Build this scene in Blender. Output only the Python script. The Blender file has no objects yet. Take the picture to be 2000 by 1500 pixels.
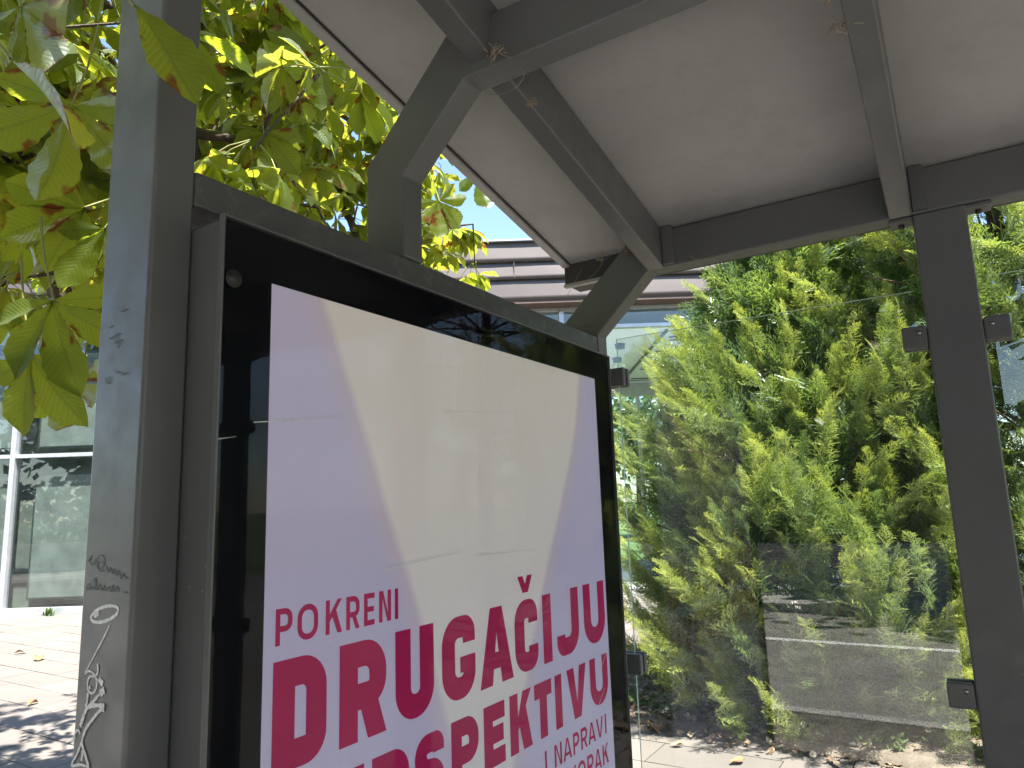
import bpy, bmesh, math, random
import numpy as np
from mathutils import Vector, Matrix, Euler

random.seed(7); rng = np.random.default_rng(11)
scn = bpy.context.scene
col = scn.collection

# ------------------------------------------------------------------ camera
H = 1.72                       # eye height
S = 0.9                        # metres per survey unit (survey is relative to the eye)
CM = Matrix(((0.8453265, 0.1164552, 0.5214033), (0.5332141, -0.1231579, -0.8369676), (-0.0332543, 0.9855305, -0.1662041)))
cam_d = bpy.data.cameras.new('camera'); cam = bpy.data.objects.new('camera', cam_d); col.objects.link(cam)
cam.matrix_world = Matrix.Translation((0, 0, H)) @ CM.to_4x4()
cam_d.sensor_width = 36; cam_d.lens = 25.02; cam_d.clip_start = 0.02; cam_d.clip_end = 2000
scn.camera = cam
# ------------------------------------------------------------------ sky, sun, exposure
SUN_AZ = math.atan2(0.89, -0.46)      # from +Y towards +X
SUN_EL = math.radians(65)
w = bpy.data.worlds.new('World'); scn.world = w; w.use_nodes = True
nt = w.node_tree; nt.nodes.clear()
sky = nt.nodes.new('ShaderNodeTexSky'); sky.sky_type = 'NISHITA'; sky.sun_disc = False
sky.sun_elevation = SUN_EL; sky.sun_rotation = SUN_AZ; sky.air_density = 1.0; sky.dust_density = 0.35; sky.ozone_density = 1.5
bg = nt.nodes.new('ShaderNodeBackground'); bg.inputs['Strength'].default_value = 0.07
wo = nt.nodes.new('ShaderNodeOutputWorld')
nt.links.new(sky.outputs[0], bg.inputs[0]); nt.links.new(bg.outputs[0], wo.inputs[0])
sl = bpy.data.lights.new('sun', 'SUN'); sl.energy = 4.2; sl.angle = math.radians(0.53); sl.color = (1.0, 0.955, 0.89)
so = bpy.data.objects.new('sun', sl); col.objects.link(so)
sdir = Vector((math.sin(SUN_AZ)*math.cos(SUN_EL), math.cos(SUN_AZ)*math.cos(SUN_EL), math.sin(SUN_EL)))
so.rotation_euler = sdir.to_track_quat('Z', 'Y').to_euler(); so.location = (6, 2, 12)
scn.view_settings.view_transform = 'Standard'; scn.view_settings.look = 'None'
scn.view_settings.exposure = 2.6; scn.view_settings.gamma = 1.0
scn.view_settings.use_curve_mapping = False
scn.render.engine = 'CYCLES'
scn.cycles.use_denoising = True
scn.cycles.max_bounces = 7; scn.cycles.diffuse_bounces = 4; scn.cycles.glossy_bounces = 3; scn.cycles.transmission_bounces = 4; scn.cycles.transparent_max_bounces = 14
scn.cycles.sample_clamp_indirect = 6

# ------------------------------------------------------------------ node helpers
def mat_new(name):
    m = bpy.data.materials.new(name); m.use_nodes = True
    t = m.node_tree; t.nodes.clear()
    o = t.nodes.new('ShaderNodeOutputMaterial')
    return m, t, o
def N(t, typ, **kw):
    n = t.nodes.new(typ)
    for k, v in kw.items():
        if k.startswith('i_'): n.inputs[k[2:].replace('_', ' ')].default_value = v
        else: setattr(n, k, v)
    return n
def L(t, a, b): t.links.new(a, b)
def ramp(t, fac, stops, interp='LINEAR'):
    r = N(t, 'ShaderNodeValToRGB'); r.color_ramp.interpolation = interp
    e = r.color_ramp.elements
    while len(e) < len(stops): e.new(0.5)
    for el, (p, c) in zip(e, stops):
        el.position = p; el.color = (c[0], c[1], c[2], 1)
    L(t, fac, r.inputs[0]); return r.outputs[0]
def noise(t, vec, scale, detail=4, rough=0.55, dist=0):
    n = N(t, 'ShaderNodeTexNoise'); n.inputs['Scale'].default_value = scale; n.inputs['Detail'].default_value = detail
    n.inputs['Roughness'].default_value = rough; n.inputs['Distortion'].default_value = dist
    if vec is not None: L(t, vec, n.inputs['Vector'])
    return n.outputs['Fac']
def mathn(t, op, a, b=None, c=None, clamp=False):
    n = N(t, 'ShaderNodeMath', operation=op, use_clamp=clamp)
    for i, v in enumerate((a, b, c)):
        if v is None: continue
        if isinstance(v, (int, float)): n.inputs[i].default_value = v
        else: L(t, v, n.inputs[i])
    return n.outputs[0]
def mixc(t, fac, a, b, blend='MIX'):
    n = N(t, 'ShaderNodeMix', data_type='RGBA', blend_type=blend)
    for i, v in ((0, fac), (6, a), (7, b)):
        if isinstance(v, (int, float)): n.inputs[i].default_value = v
        elif isinstance(v, tuple): n.inputs[i].default_value = (v[0], v[1], v[2], 1)
        else: L(t, v, n.inputs[i])
    return n.outputs[2]
def bump(t, h, strength, dist=0.01):
    b = N(t, 'ShaderNodeBump'); b.inputs['Strength'].default_value = strength; b.inputs['Distance'].default_value = dist
    L(t, h, b.inputs['Height']); return b.outputs[0]
def worldpos(t):
    return N(t, 'ShaderNodeNewGeometry').outputs['Position']
def simple(name, c, rough=0.6, metal=0.0, spec=0.5, var=0.15, scale=8, bmp=0.0, bscale=60):
    m, t, o = mat_new(name)
    p = N(t, 'ShaderNodeBsdfPrincipled'); p.inputs['Roughness'].default_value = rough; p.inputs['Metallic'].default_value = metal
    p.inputs['Specular IOR Level'].default_value = spec
    pos = worldpos(t)
    f = noise(t, pos, scale, 3)
    lo = tuple(v*(1-var) for v in c); hi = tuple(min(1, v*(1+var)) for v in c)
    L(t, ramp(t, f, [(0.3, lo), (0.7, hi)]), p.inputs['Base Color'])
    if bmp: L(t, bump(t, noise(t, pos, bscale, 3), bmp), p.inputs['Normal'])
    L(t, p.outputs[0], o.inputs[0]); return m
def paint(name, c, dirt=0.35, rough=0.42, dcol=(0.105, 0.093, 0.078)):
    m, t, o = mat_new(name)
    p = N(t, 'ShaderNodeBsdfPrincipled')
    pos = worldpos(t)
    base = ramp(t, noise(t, pos, 3.0, 4), [(0.3, tuple(v*0.9 for v in c)), (0.75, tuple(v*1.1 for v in c))])
    dm = ramp(t, noise(t, pos, 14, 5, 0.7, 0.4), [(0.52, (0, 0, 0)), (0.75, (dirt, dirt, dirt))])
    cc = mixc(t, dm, base, dcol)
    v = N(t, 'ShaderNodeTexVoronoi'); v.inputs['Scale'].default_value = 42; L(t, pos, v.inputs['Vector'])
    sp = ramp(t, v.outputs['Distance'], [(0.0, (0.8, 0.8, 0.8)), (0.055, (0.8, 0.8, 0.8)), (0.075, (0, 0, 0))])
    keep = ramp(t, noise(t, pos, 5.5, 2), [(0.58, (0, 0, 0)), (0.66, (1, 1, 1))])
    spk = mixc(t, 1.0, sp, keep, 'MULTIPLY')
    cc = mixc(t, spk, cc, (0.38, 0.37, 0.34))
    L(t, cc, p.inputs['Base Color'])
    L(t, ramp(t, noise(t, pos, 20, 3), [(0.3, (rough-0.08,)*3), (0.7, (rough+0.12,)*3)]), p.inputs['Roughness'])
    L(t, bump(t, noise(t, pos, 320, 2), 0.05, 0.002), p.inputs['Normal'])
    L(t, p.outputs[0], o.inputs[0]); return m
def glass(name, tint, ior=1.5, dirt=0.03, rough=0.0, boost=1.0):
    m, t, o = mat_new(name)
    g = N(t, 'ShaderNodeNewGeometry')
    i = N(t, 'ShaderNodeMix', data_type='FLOAT'); i.inputs[2].default_value = ior; i.inputs[3].default_value = 1/ior
    L(t, g.outputs['Backfacing'], i.inputs[0])
    fr = N(t, 'ShaderNodeFresnel'); L(t, i.outputs[0], fr.inputs['IOR'])
    tr = N(t, 'ShaderNodeBsdfTransparent'); tr.inputs[0].default_value = (*tint, 1)
    gl = N(t, 'ShaderNodeBsdfGlossy'); gl.inputs['Roughness'].default_value = rough; gl.inputs[0].default_value = (1, 1, 1, 1)
    fac = mathn(t, 'MULTIPLY', fr.outputs[0], boost, clamp=True)
    mx = N(t, 'ShaderNodeMixShader'); L(t, fac, mx.inputs[0]); L(t, tr.outputs[0], mx.inputs[1]); L(t, gl.outputs[0], mx.inputs[2])
    df = N(t, 'ShaderNodeBsdfDiffuse'); df.inputs[0].default_value = (0.6, 0.58, 0.54, 1)
    d1 = ramp(t, noise(t, g.outputs['Position'], 2.2, 3, 0.65), [(0.35, (dirt*0.3,)*3), (0.75, (dirt,)*3)])
    v = N(t, 'ShaderNodeTexVoronoi'); v.inputs['Scale'].default_value = 26; L(t, g.outputs['Position'], v.inputs['Vector'])
    sp = ramp(t, v.outputs['Distance'], [(0.0, (0.5,)*3), (0.03, (0.5,)*3), (0.045, (0, 0, 0))])
    kp = ramp(t, noise(t, g.outputs['Position'], 4.0, 2), [(0.6, (0, 0, 0)), (0.68, (1, 1, 1))])
    d2 = mixc(t, 1.0, sp, kp, 'MULTIPLY')
    dd = mixc(t, 1.0, d1, d2, 'ADD')
    m2 = N(t, 'ShaderNodeMixShader'); L(t, dd, m2.inputs[0]); L(t, mx.outputs[0], m2.inputs[1]); L(t, df.outputs[0], m2.inputs[2])
    L(t, m2.outputs[0], o.inputs[0]); return m

MAT = {}
MAT['paint'] = paint('shelter_paint', (0.099, 0.101, 0.100), 0.3, 0.38)
MAT['paint_dirty'] = paint('shelter_paint_dusty', (0.062, 0.063, 0.063), 0.85, 0.5, (0.17, 0.145, 0.12))
MAT['soffit'] = paint('soffit_sheet', (0.312, 0.310, 0.298), 0.3, 0.5, (0.2, 0.185, 0.165))
MAT['black'] = simple('black_backing', (0.004, 0.0045, 0.006), 0.6, spec=0.0, var=0.1)
MAT['pane'] = glass('shelter_glass', (0.955, 0.97, 0.96), 1.5, 0.022, 0.0, 1.25)
MAT['boxglass'] = glass('poster_glass', (0.985, 0.985, 0.985), 1.5, 0.003, 0.0, 0.15)
MAT['glassedge'] = simple('glass_edge', (0.42, 0.55, 0.50), 0.15, var=0.1)
MAT['steel'] = simple('bolt_steel', (0.35, 0.34, 0.32), 0.35, 1.0)
MAT['tag_white'] = simple('white_marker', (0.62, 0.62, 0.60), 0.7, var=0.25, scale=160)
MAT['tag_dark'] = simple('dark_marker', (0.075, 0.075, 0.072), 0.6)
MAT['web'] = simple('cobweb_fibre', (0.24, 0.20, 0.16), 0.9)
MAT['webdirt'] = simple('cobweb_debris', (0.27, 0.22, 0.165), 0.9, var=0.4, scale=60)
MAT['gutter'] = simple('gutter_dark', (0.03, 0.028, 0.026), 0.6)

# ------------------------------------------------------------------ object helpers
def W(x, y, z): return Vector((x*S, y*S, z*S + H))
def base_of(o):
    v = Vector((0, 0, 0))
    while o is not None: v += o.location; o = o.parent
    return v
def tag(o, label=None, cat=None, group=None, kind=None):
    if label: o['label'] = label
    if cat: o['category'] = cat
    if group: o['group'] = group
    if kind: o['kind'] = kind
    return o
def thing(name, loc, label, cat, group=None, rz=0):
    o = bpy.data.objects.new(name, None); col.objects.link(o); o.empty_display_size = 0.2
    o.location = loc; o.rotation_euler = (0, 0, rz)
    return tag(o, label, cat, group)
def link(name, me, mat, parent=None, wloc=(0, 0, 0), rot=None):
    """wloc is a world location for an unrotated parent chain (or a local one if the parent is rotated)"""
    o = bpy.data.objects.new(name, me); col.objects.link(o)
    if mat is not None and len(me.materials) == 0: me.materials.append(mat)
    o.parent = parent
    o.location = Vector(wloc) - (base_of(parent) if parent else Vector((0, 0, 0)))
    if rot is not None: o.rotation_euler = rot
    return o
def loc_link(name, me, mat, parent, lloc=(0, 0, 0), rot=None):
    o = bpy.data.objects.new(name, me); col.objects.link(o)
    if mat is not None and len(me.materials) == 0: me.materials.append(mat)
    o.parent = parent; o.location = lloc
    if rot is not None: o.rotation_euler = rot
    return o
def mesh(name, v, f, smooth=False):
    me = bpy.data.meshes.new(name); me.from_pydata([tuple(p) for p in v], [], [tuple(q) for q in f])
    if smooth: me.polygons.foreach_set('use_smooth', [True]*len(me.polygons))
    me.update(); return me
def box_mesh(dx, dy, dz, name='box'):
    x, y, z = dx/2, dy/2, dz/2
    v = [(-x,-y,-z),(x,-y,-z),(x,y,-z),(-x,y,-z),(-x,-y,z),(x,-y,z),(x,y,z),(-x,y,z)]
    f = [(0,3,2,1),(4,5,6,7),(0,1,5,4),(1,2,6,5),(2,3,7,6),(3,0,4,7)]
    return mesh(name, v, f)
def bev(o, r, seg=3):
    m = o.modifiers.new('round', 'BEVEL'); m.width = r; m.segments = seg; m.harden_normals = True; m.limit_method = 'ANGLE'
    o.data.polygons.foreach_set('use_smooth', [True]*len(o.data.polygons)); return o
def box(name, a, b, mat, parent=None, r=0.0, rot=None):
    a, b = Vector(a), Vector(b); d = b-a
    o = link(name, box_mesh(abs(d.x), abs(d.y), abs(d.z), name), mat, parent, (a+b)/2, rot)
    if r: bev(o, r)
    return o
def ubox(name, a, b, mat, parent=None, r=0.0): return box(name, W(*a), W(*b), mat, parent, r)
def lbox(name, a, b, mat, parent, r=0.0):
    a, b = Vector(a), Vector(b); d = b-a
    o = loc_link(name, box_mesh(abs(d.x), abs(d.y), abs(d.z), name), mat, parent, (a+b)/2)
    if r: bev(o, r)
    return o
def prism_y(name, poly, y0, y1, mat, parent, r=0.0):
    """poly: (x,z) in survey units, extruded along y"""
    P = [W(x, y0, z) for x, z in poly]; Q = [W(x, y1, z) for x, z in poly]
    c = sum(P+Q, Vector())/(2*len(P)); n = len(P)
    v = [p-c for p in P]+[q-c for q in Q]
    f = [tuple(range(n)), tuple(range(2*n-1, n-1, -1))]+[(i, i+n, (i+1) % n+n, (i+1) % n) for i in range(n)]
    me = mesh(name, v, f); bm = bmesh.new(); bm.from_mesh(me); bmesh.ops.recalc_face_normals(bm, faces=bm.faces); bm.to_mesh(me); bm.free()
    o = link(name, me, mat, parent, c)
    if r: bev(o, r)
    return o
def tube_vf(pts, radii, k=6):
    pts = [Vector(p) for p in pts]; v = []; f = []
    up = Vector((0.3, 0.2, 1)).normalized()
    for i, p in enumerate(pts):
        d = (pts[min(i+1, len(pts)-1)]-pts[max(i-1, 0)])
        d = d.normalized() if d.length > 1e-9 else Vector((0, 0, 1))
        a = d.cross(up)
        if a.length < 1e-3: a = d.cross(Vector((1, 0, 0)))
        a.normalize(); b = d.cross(a)
        r = radii[i] if hasattr(radii, '__len__') else radii
        for j in range(k):
            t = 2*math.pi*j/k; v.append(p+a*(r*math.cos(t))+b*(r*math.sin(t)))
    for i in range(len(pts)-1):
        for j in range(k):
            f.append((i*k+j, i*k+(j+1) % k, (i+1)*k+(j+1) % k, (i+1)*k+j))
    return v, f
def tube_mesh(name, pts, radii, k=6):
    v, f = tube_vf(pts, radii, k); n = len(v)
    f = f+[tuple(range(k-1, -1, -1)), tuple(range(n-k, n))]
    return mesh(name, v, f, True)
def merge(parts):
    v = []; f = []
    for a, b in parts:
        o = len(v); v += list(a); f += [tuple(i+o for i in q) for q in b]
    return v, f

# ================================================================== GROUND AND STREET
def ground_mats():
    m, t, o = mat_new('pavement_concrete'); p = N(t, 'ShaderNodeBsdfPrincipled'); pos = worldpos(t)
    c = ramp(t, noise(t, pos, 1.2, 6, 0.6), [(0.3, (0.118, 0.104, 0.091)), (0.7, (0.155, 0.137, 0.121))])
    oi = N(t, 'ShaderNodeObjectInfo')
    tone = ramp(t, oi.outputs['Random'], [(0, (0.88, 0.88, 0.88)), (1, (1.06, 1.05, 1.04))])
    c = mixc(t, 1.0, c, tone, 'MULTIPLY')
    st = ramp(t, noise(t, pos, 5, 8, 0.7), [(0.55, (0, 0, 0)), (0.8, (0.5, 0.5, 0.5))])
    c = mixc(t, st, c, (0.12, 0.105, 0.09))
    L(t, c, p.inputs['Base Color']); p.inputs['Roughness'].default_value = 0.8
    L(t, bump(t, noise(t, pos, 120, 4), 0.25, 0.004), p.inputs['Normal']); L(t, p.outputs[0], o.inputs[0])
    MAT['pave'] = m
    MAT['joint'] = simple('pavement_joint', (0.105, 0.095, 0.083), 0.9, var=0.3)
    MAT['asphalt'] = simple('asphalt', (0.21, 0.20, 0.185), 0.85, var=0.2, scale=3, bmp=0.4, bscale=150)
    MAT['line'] = simple('road_paint', (0.7, 0.7, 0.68), 0.7)
    MAT['kerb'] = simple('kerb_concrete', (0.36, 0.35, 0.33), 0.8, bmp=0.2)
    MAT['grass'] = simple('verge_grass', (0.07, 0.11, 0.025), 0.9, var=0.5, scale=6, bmp=0.6, bscale=80)
    m, t, o = mat_new('soil'); p = N(t, 'ShaderNodeBsdfPrincipled'); pos = worldpos(t)
    c = ramp(t, noise(t, pos, 9, 8, 0.7), [(0.3, (0.07, 0.055, 0.04)), (0.55, (0.14, 0.115, 0.085)), (0.75, (0.22, 0.19, 0.145))])
    L(t, c, p.inputs['Base Color']); p.inputs['Roughness'].default_value = 0.95
    L(t, bump(t, noise(t, pos, 60, 6), 0.6, 0.02), p.inputs['Normal']); L(t, p.outputs[0], o.inputs[0]); MAT['soil'] = m
ground_mats()
def sheet(name, x0, x1, y0, y1, z, mat):
    return tag(link(name, mesh(name, [(x0,y0,z),(x1,y0,z),(x1,y1,z),(x0,y1,z)], [(0,1,2,3)]), mat), kind='structure')
sheet('ground', -700, 700, -700, 700, -0.16, MAT['grass'])
pav = sheet('pavement', -30, 24, -2.0, 14, 0.0, MAT['joint'])
sheet('road', -120, 120, -7.9, -2.14, -0.12, MAT['asphalt'])
sheet('road_edge_line', -120, 120, -5.72, -5.56, -0.116, MAT['line'])
tag(box('kerb', (-60, -2.14, -0.3), (60, -2.0, 0.006), MAT['kerb']), kind='structure')
tag(box('far_kerb', (-60, -8.05, -0.3), (60, -7.9, 0.02), MAT['kerb']), kind='structure')
sheet('far_pavement', -60, 60, -9.4, -8.05, 0.004, MAT['kerb'])
# paving slabs where the picture shows them (laid parallel to the shelter)
SLX, SLY = 0.80, 0.40
slab_me = box_mesh(SLX-0.010, SLY-0.010, 0.03, 'slab'); slab_me.materials.append(MAT['pave'])
def slab(ix, iy):
    o = bpy.data.objects.new('slab', slab_me); col.objects.link(o); o.parent = pav
    off = 0.5*SLX if iy % 2 else 0.0
    o.location = (ix*SLX+off, iy*SLY+0.1, 0.0035+random.uniform(-0.0015, 0.002))
    o.rotation_euler = (random.uniform(-.003, .003), random.uniform(-.003, .003), random.uniform(-.004, .004))
done = set()
for iy in range(-5, 35):
    for ix in range(-38, 30):
        x = ix*SLX+(0.5*SLX if iy % 2 else 0); y = iy*SLY+0.1
        a = math.atan2(-x, y) if y > 0 else 9
        left = 60.5 < math.degrees(a) < 68.5 and 6.0 < math.hypot(x, y) < 15.6
        right = -2.95 < x < 0.6 and 3.0 < y < 5.75
        if left or right: done.add((ix, iy)); slab(ix, iy)
# the remaining paving as one joined part
rest = []
hw, hh = (SLX-0.010)/2, (SLY-0.010)/2
for iy in range(-5, 34):
    for ix in range(-36, 29):
        if (ix, iy) in done: continue
        x = ix*SLX+(0.5*SLX if iy % 2 else 0); y = iy*SLY+0.1
        if y-hh < -1.99: continue
        z = 0.0175+random.uniform(-0.001, 0.002)
        rest.append(([(x-hw,y-hh,0),(x+hw,y-hh,0),(x+hw,y+hh,0),(x-hw,y+hh,0),(x-hw,y-hh,z),(x+hw,y-hh,z),(x+hw,y+hh,z),(x-hw,y+hh,z)],
                     [(4,5,6,7),(0,1,5,4),(1,2,6,5),(2,3,7,6),(3,0,4,7)]))
tag(link('slabs', mesh('slabs', *merge(rest)), MAT['pave'], pav), kind='stuff')

# ================================================================== BUS SHELTER
sh = thing('bus_shelter', (-1.04, 1.2, 0.0), 'dark grey steel bus shelter with sloping roof and frameless glass back wall', 'bus shelter')
TX0, TX1 = -1.233, -1.09
R8 = 0.006
GZ = -H/S                      # ground height in survey units
def frame(name, y0, y1, zb, bend, zbeam, xr, foot):
    """post/stub that bends 45 degrees inwards and runs on as a beam: one folded tube"""
    d = 0.140
    k = 0.143
    rise = zbeam-bend              # lower line of brace runs from (TX1,bend) to (TX1+rise, zbeam)
    lx = TX1+rise*0.92
    t = math.tan(math.radians(22.5))*k
    poly = [(TX0, zb), (TX1, zb), (TX1, bend), (lx, zbeam), (xr, zbeam), (xr, zbeam+d), (lx-t, zbeam+d), (TX0, bend+t)]
    return prism_y(name, poly, y0, y1, MAT['paint'], sh, R8)
fp = frame('post', 0.637, 0.712, GZ, 0.985, 1.150, 3.3, True); fp['label'] = 'front post of the poster end, scribbled with white and dark marker'
sb = prism_y('brace', [(-1.215, 0.604), (-1.09, 0.604), (-1.09, 0.815), (-0.898, 1.006), (3.3, 1.006), (3.3, 1.146), (-0.948, 1.146), (-1.215, 0.868)], 1.272, 1.346, MAT['paint'], sh, R8)
rp = prism_y('post', [(TX0, GZ), (TX1, GZ), (TX1, 0.612), (-0.875, 0.816), (3.3, 0.816), (3.3, 0.956), (-0.935, 0.956), (TX0, 0.672)], 2.366, 2.444, MAT['paint'], sh, R8)
# top beam of the end frame
ubox('beam', (TX0+0.004, 0.713, 0.537), (TX1-0.002, 2.365, 0.604), MAT['paint_dirty'], sh, 0.006)
ubox('bottom_rail', (TX0+0.004, 0.713, -1.80), (TX1-0.002, 2.365, -1.72), MAT['paint_dirty'], sh, 0.006)
# back posts
PX = [(-0.041, 0.097), (1.16, 1.298), (2.36, 2.498)]
backposts = []
for a, b in PX:
    backposts.append(ubox('post', (a, 2.3655, GZ), (b, 2.441, 0.8155), MAT['paint'], sh, R8))
    for s in (-1, 1):             # splice plates with bolts under the beam
        xa = a-0.062 if s < 0 else b
        pl = ubox('splice_plate', (xa, 2.372, 0.803), (xa+0.062, 2.44, 0.814), MAT['paint'], sh, 0.002)
        c = W(xa+0.03, 2.41, 0.800)
        link('bolt', tube_mesh('bolt', [(0, 0, 0.004), (0, 0, -0.006)], 0.008, 6), MAT['gutter'], pl, c)
# rafters and roof sheets
SLOPE = 0.204
A_R = math.atan(SLOPE)
def sloped_box(name, x0, x1, y0, y1, zb_back, h, mat, parent, r=0.0, thick_down=False):
    """box following the roof slope; zb_back = underside height at y=2.366"""
    P = []
    for y in (y0, y1):
        z = zb_back+(2.366-y)*SLOPE
        for x, dz in ((x0, 0), (x1, 0), (x1, h), (x0, h)): P.append(W(x, y, z+dz))
    c = sum(P, Vector())/8
    f = [(0,1,2,3),(7,6,5,4),(0,4,5,1),(1,5,6,2),(2,6,7,3),(3,7,4,0)]
    me = mesh(name, [p-c for p in P], f); bm = bmesh.new(); bm.from_mesh(me); bmesh.ops.recalc_face_normals(bm, faces=bm.faces); bm.to_mesh(me); bm.free()
    o = link(name, me, mat, parent, c)
    if r: bev(o, r)
    return o
RX = [-0.850, -0.070, 0.71, 1.49, 2.27, 3.05]
for x in RX:
    sloped_box('rafter', x-0.031, x+0.031, -1.85, 2.3645, 0.812, 0.152, MAT['paint'], sh, 0.006)
bx = [-1.243, -0.850, -0.070, 0.71, 1.49, 2.27, 3.05, 3.30]
for a, b in zip(bx[:-1], bx[1:]):
    sloped_box('roof_panel', a+0.001, b-0.001, -1.90, 2.468, 0.966, 0.035, MAT['soffit'], sh)
ev = sloped_box('eave_trim', -1.278, -1.2445, -1.90, 2.472, 0.955, 0.060, MAT['soffit'], sh, 0.004)
sloped_box('groove', -1.2465, -1.2395, -1.90, 2.466, 0.9615, 0.006, MAT['gutter'], ev)
sloped_box('eave_trim', 3.301, 3.335, -1.90, 2.472, 0.955, 0.060, MAT['soffit'], sh, 0.004)
sloped_box('front_fascia', -1.278, 3.335, -1.96, -1.901, 0.94, 0.11, MAT['paint'], sh, 0.004)
# purlin plates against the back beam
for x in RX:
    ubox('joint_plate', (x+0.033, 2.352, 0.822), (x+0.072, 2.3648, 0.962), MAT['paint'], sh, 0.002)
# box gutter behind the back beam: open end towards the poster side
ub = [((-1.272, 2.474, 0.868), (3.3, 2.482, 0.952)), ((-1.272, 2.483, 0.868), (3.3, 2.60, 0.876)), ((-1.272, 2.600, 0.868), (3.3, 2.608, 0.985))]
vs = []
for a, b in ub:
    A, B = W(*a), W(*b)
    vs.append(([(A.x,A.y,A.z),(B.x,A.y,A.z),(B.x,B.y,A.z),(A.x,B.y,A.z),(A.x,A.y,B.z),(B.x,A.y,B.z),(B.x,B.y,B.z),(A.x,B.y,B.z)],
               [(0,3,2,1),(4,5,6,7),(0,1,5,4),(1,2,6,5),(2,3,7,6),(3,0,4,7)]))
link('gutter', mesh('gutter', *merge(vs)), MAT['gutter'], sh)
ubox('gutter_end_lip', (-1.280, 2.474, 0.856), (-0.96, 2.500, 0.869), MAT['soffit'], sh, 0.002)

# glass back wall
def pane(x0, x1, zt, zb, name='glass_pane'):
    o = ubox(name, (x0, 2.392, zb), (x1, 2.402, zt), MAT['pane'], sh)
    o.data.materials.append(MAT['glassedge'])
    for p in o.data.polygons:
        if abs(p.normal.y) < 0.5: p.material_index = 1
    return o
PN = [(-1.030, -0.064), (0.120, 1.137), (1.321, 2.337)]
for i, (a, b) in enumerate(PN):
    pane(a, b, 0.589 if i == 0 else 0.600, -1.55)
def clamp(x0, x1, z, s):
    c = ubox('glass_clamp', (x0, 2.3667, z-0.034), (x1, 2.3895, z+0.034), MAT['paint'], sh, 0.005)
    ubox('clamp_plate', (x0, 2.4045, z-0.034), (x1, 2.424, z+0.034), MAT['paint'], c, 0.004)
    mx = (x0+x1)/2+s*0.012
    link('screw', tube_mesh('screw', [(0, 0, 0), (0, -0.003, 0)], 0.006, 8), MAT['steel'], c, W(mx, 2.3667, z+0.012))
for z in (0.443, -0.553, -1.35):
    clamp(-1.089, -0.998, z, -1)
    for a, b in PX:
        clamp(a-0.066, a-0.0005, z, 1); clamp(b+0.0005, b+0.064, z, -1)
# ------------------------------------------------------------------ marker tags on the front post (y = 0.637 face)
def ribbon(name, pts, wd, mat, parent, yy, close=False):
    P = [W(x, yy, z) for x, z in pts]
    # resample with Catmull-Rom
    Q = []
    n = len(P)
    for i in range(n-1):
        p0, p1, p2, p3 = P[max(i-1, 0)], P[i], P[i+1], P[min(i+2, n-1)]
        for k in range(5):
            t = k/5
            Q.append(0.5*((2*p1)+(p2-p0)*t+(2*p0-5*p1+4*p2-p3)*t*t+(3*p1-p0-3*p2+p3)*t**3))
    Q.append(P[-1])
    v = []; f = []
    for i, q in enumerate(Q):
        d = Q[min(i+1, len(Q)-1)]-Q[max(i-1, 0)]; d.y = 0
        if d.length < 1e-7: d = Vector((1, 0, 0))
        d.normalize(); nn = Vector((-d.z, 0, d.x))
        ww = wd*(0.75+0.5*random.random())*0.5
        v += [q+nn*ww, q-nn*ww]
        if i: f.append((2*i-2, 2*i-1, 2*i+1, 2*i))
    return link(name, mesh(name, v, f), mat, parent)
ELL = [[-1.1241,-0.142],[-1.1281,-0.1469],[-1.1371,-0.152],[-1.1498,-0.1567],[-1.1645,-0.1601],[-1.1789,-0.1618],[-1.1908,-0.1615],[-1.1982,-0.1591],[-1.2,-0.155],[-1.1959,-0.15],[-1.1864,-0.1447],[-1.1732,-0.14],[-1.1584,-0.1367],[-1.1442,-0.1352],[-1.1328,-0.1357],[-1.1258,-0.138],[-1.1241,-0.142]]
WHITE = [(ELL, .0045), ([[-1.1923,-0.1518],[-1.1782,-0.1488]], .007),
 ([[-1.1452,-0.1648],[-1.1654,-0.1908],[-1.1878,-0.217],[-1.2085,-0.242],[-1.2078,-0.2418],[-1.1978,-0.2364],[-1.1842,-0.2379],[-1.1722,-0.2459],[-1.1541,-0.2513]], .003),
 ([[-1.1727,-0.2233],[-1.17,-0.2344],[-1.1771,-0.2418],[-1.1924,-0.2444],[-1.1978,-0.2552],[-1.1943,-0.265],[-1.1829,-0.2677],[-1.1727,-0.2606],[-1.1719,-0.2481],[-1.1794,-0.2409]], .0035),
 ([[-1.166,-0.2455],[-1.1541,-0.2513]], .008), ([[-1.1921,-0.258],[-1.1889,-0.2622]], .004),
 ([[-1.1481,-0.2592],[-1.165,-0.2699],[-1.1853,-0.2844],[-1.1971,-0.2902],[-1.1948,-0.2798],[-1.1948,-0.2685]], .0045), ([[-1.1481,-0.2592],[-1.16,-0.266]], .009),
 ([[-1.1452,-0.2844],[-1.1635,-0.2831],[-1.1893,-0.2882],[-1.1992,-0.2984],[-1.2064,-0.3128],[-1.2101,-0.3188]], .006), ([[-1.1452,-0.2844],[-1.157,-0.285]], .012),
 ([[-1.1501,-0.2871],[-1.1622,-0.294],[-1.1781,-0.307],[-1.1921,-0.3199],[-1.1995,-0.332],[-1.2012,-0.3434],[-1.1921,-0.3554],[-1.1816,-0.3693],[-1.1765,-0.385]], .005),
 ([[-1.2244,-0.3387],[-1.2224,-0.3294],[-1.2138,-0.3254],[-1.2087,-0.3299]], .0035),
 ([[-1.2028,-0.3414],[-1.2138,-0.3608],[-1.2275,-0.3784],[-1.201,-0.3733],[-1.1789,-0.3732]], .0035), ([[-1.1995,-0.3675],[-1.1975,-0.3584],[-1.1992,-0.352]], .0035)]
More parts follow.
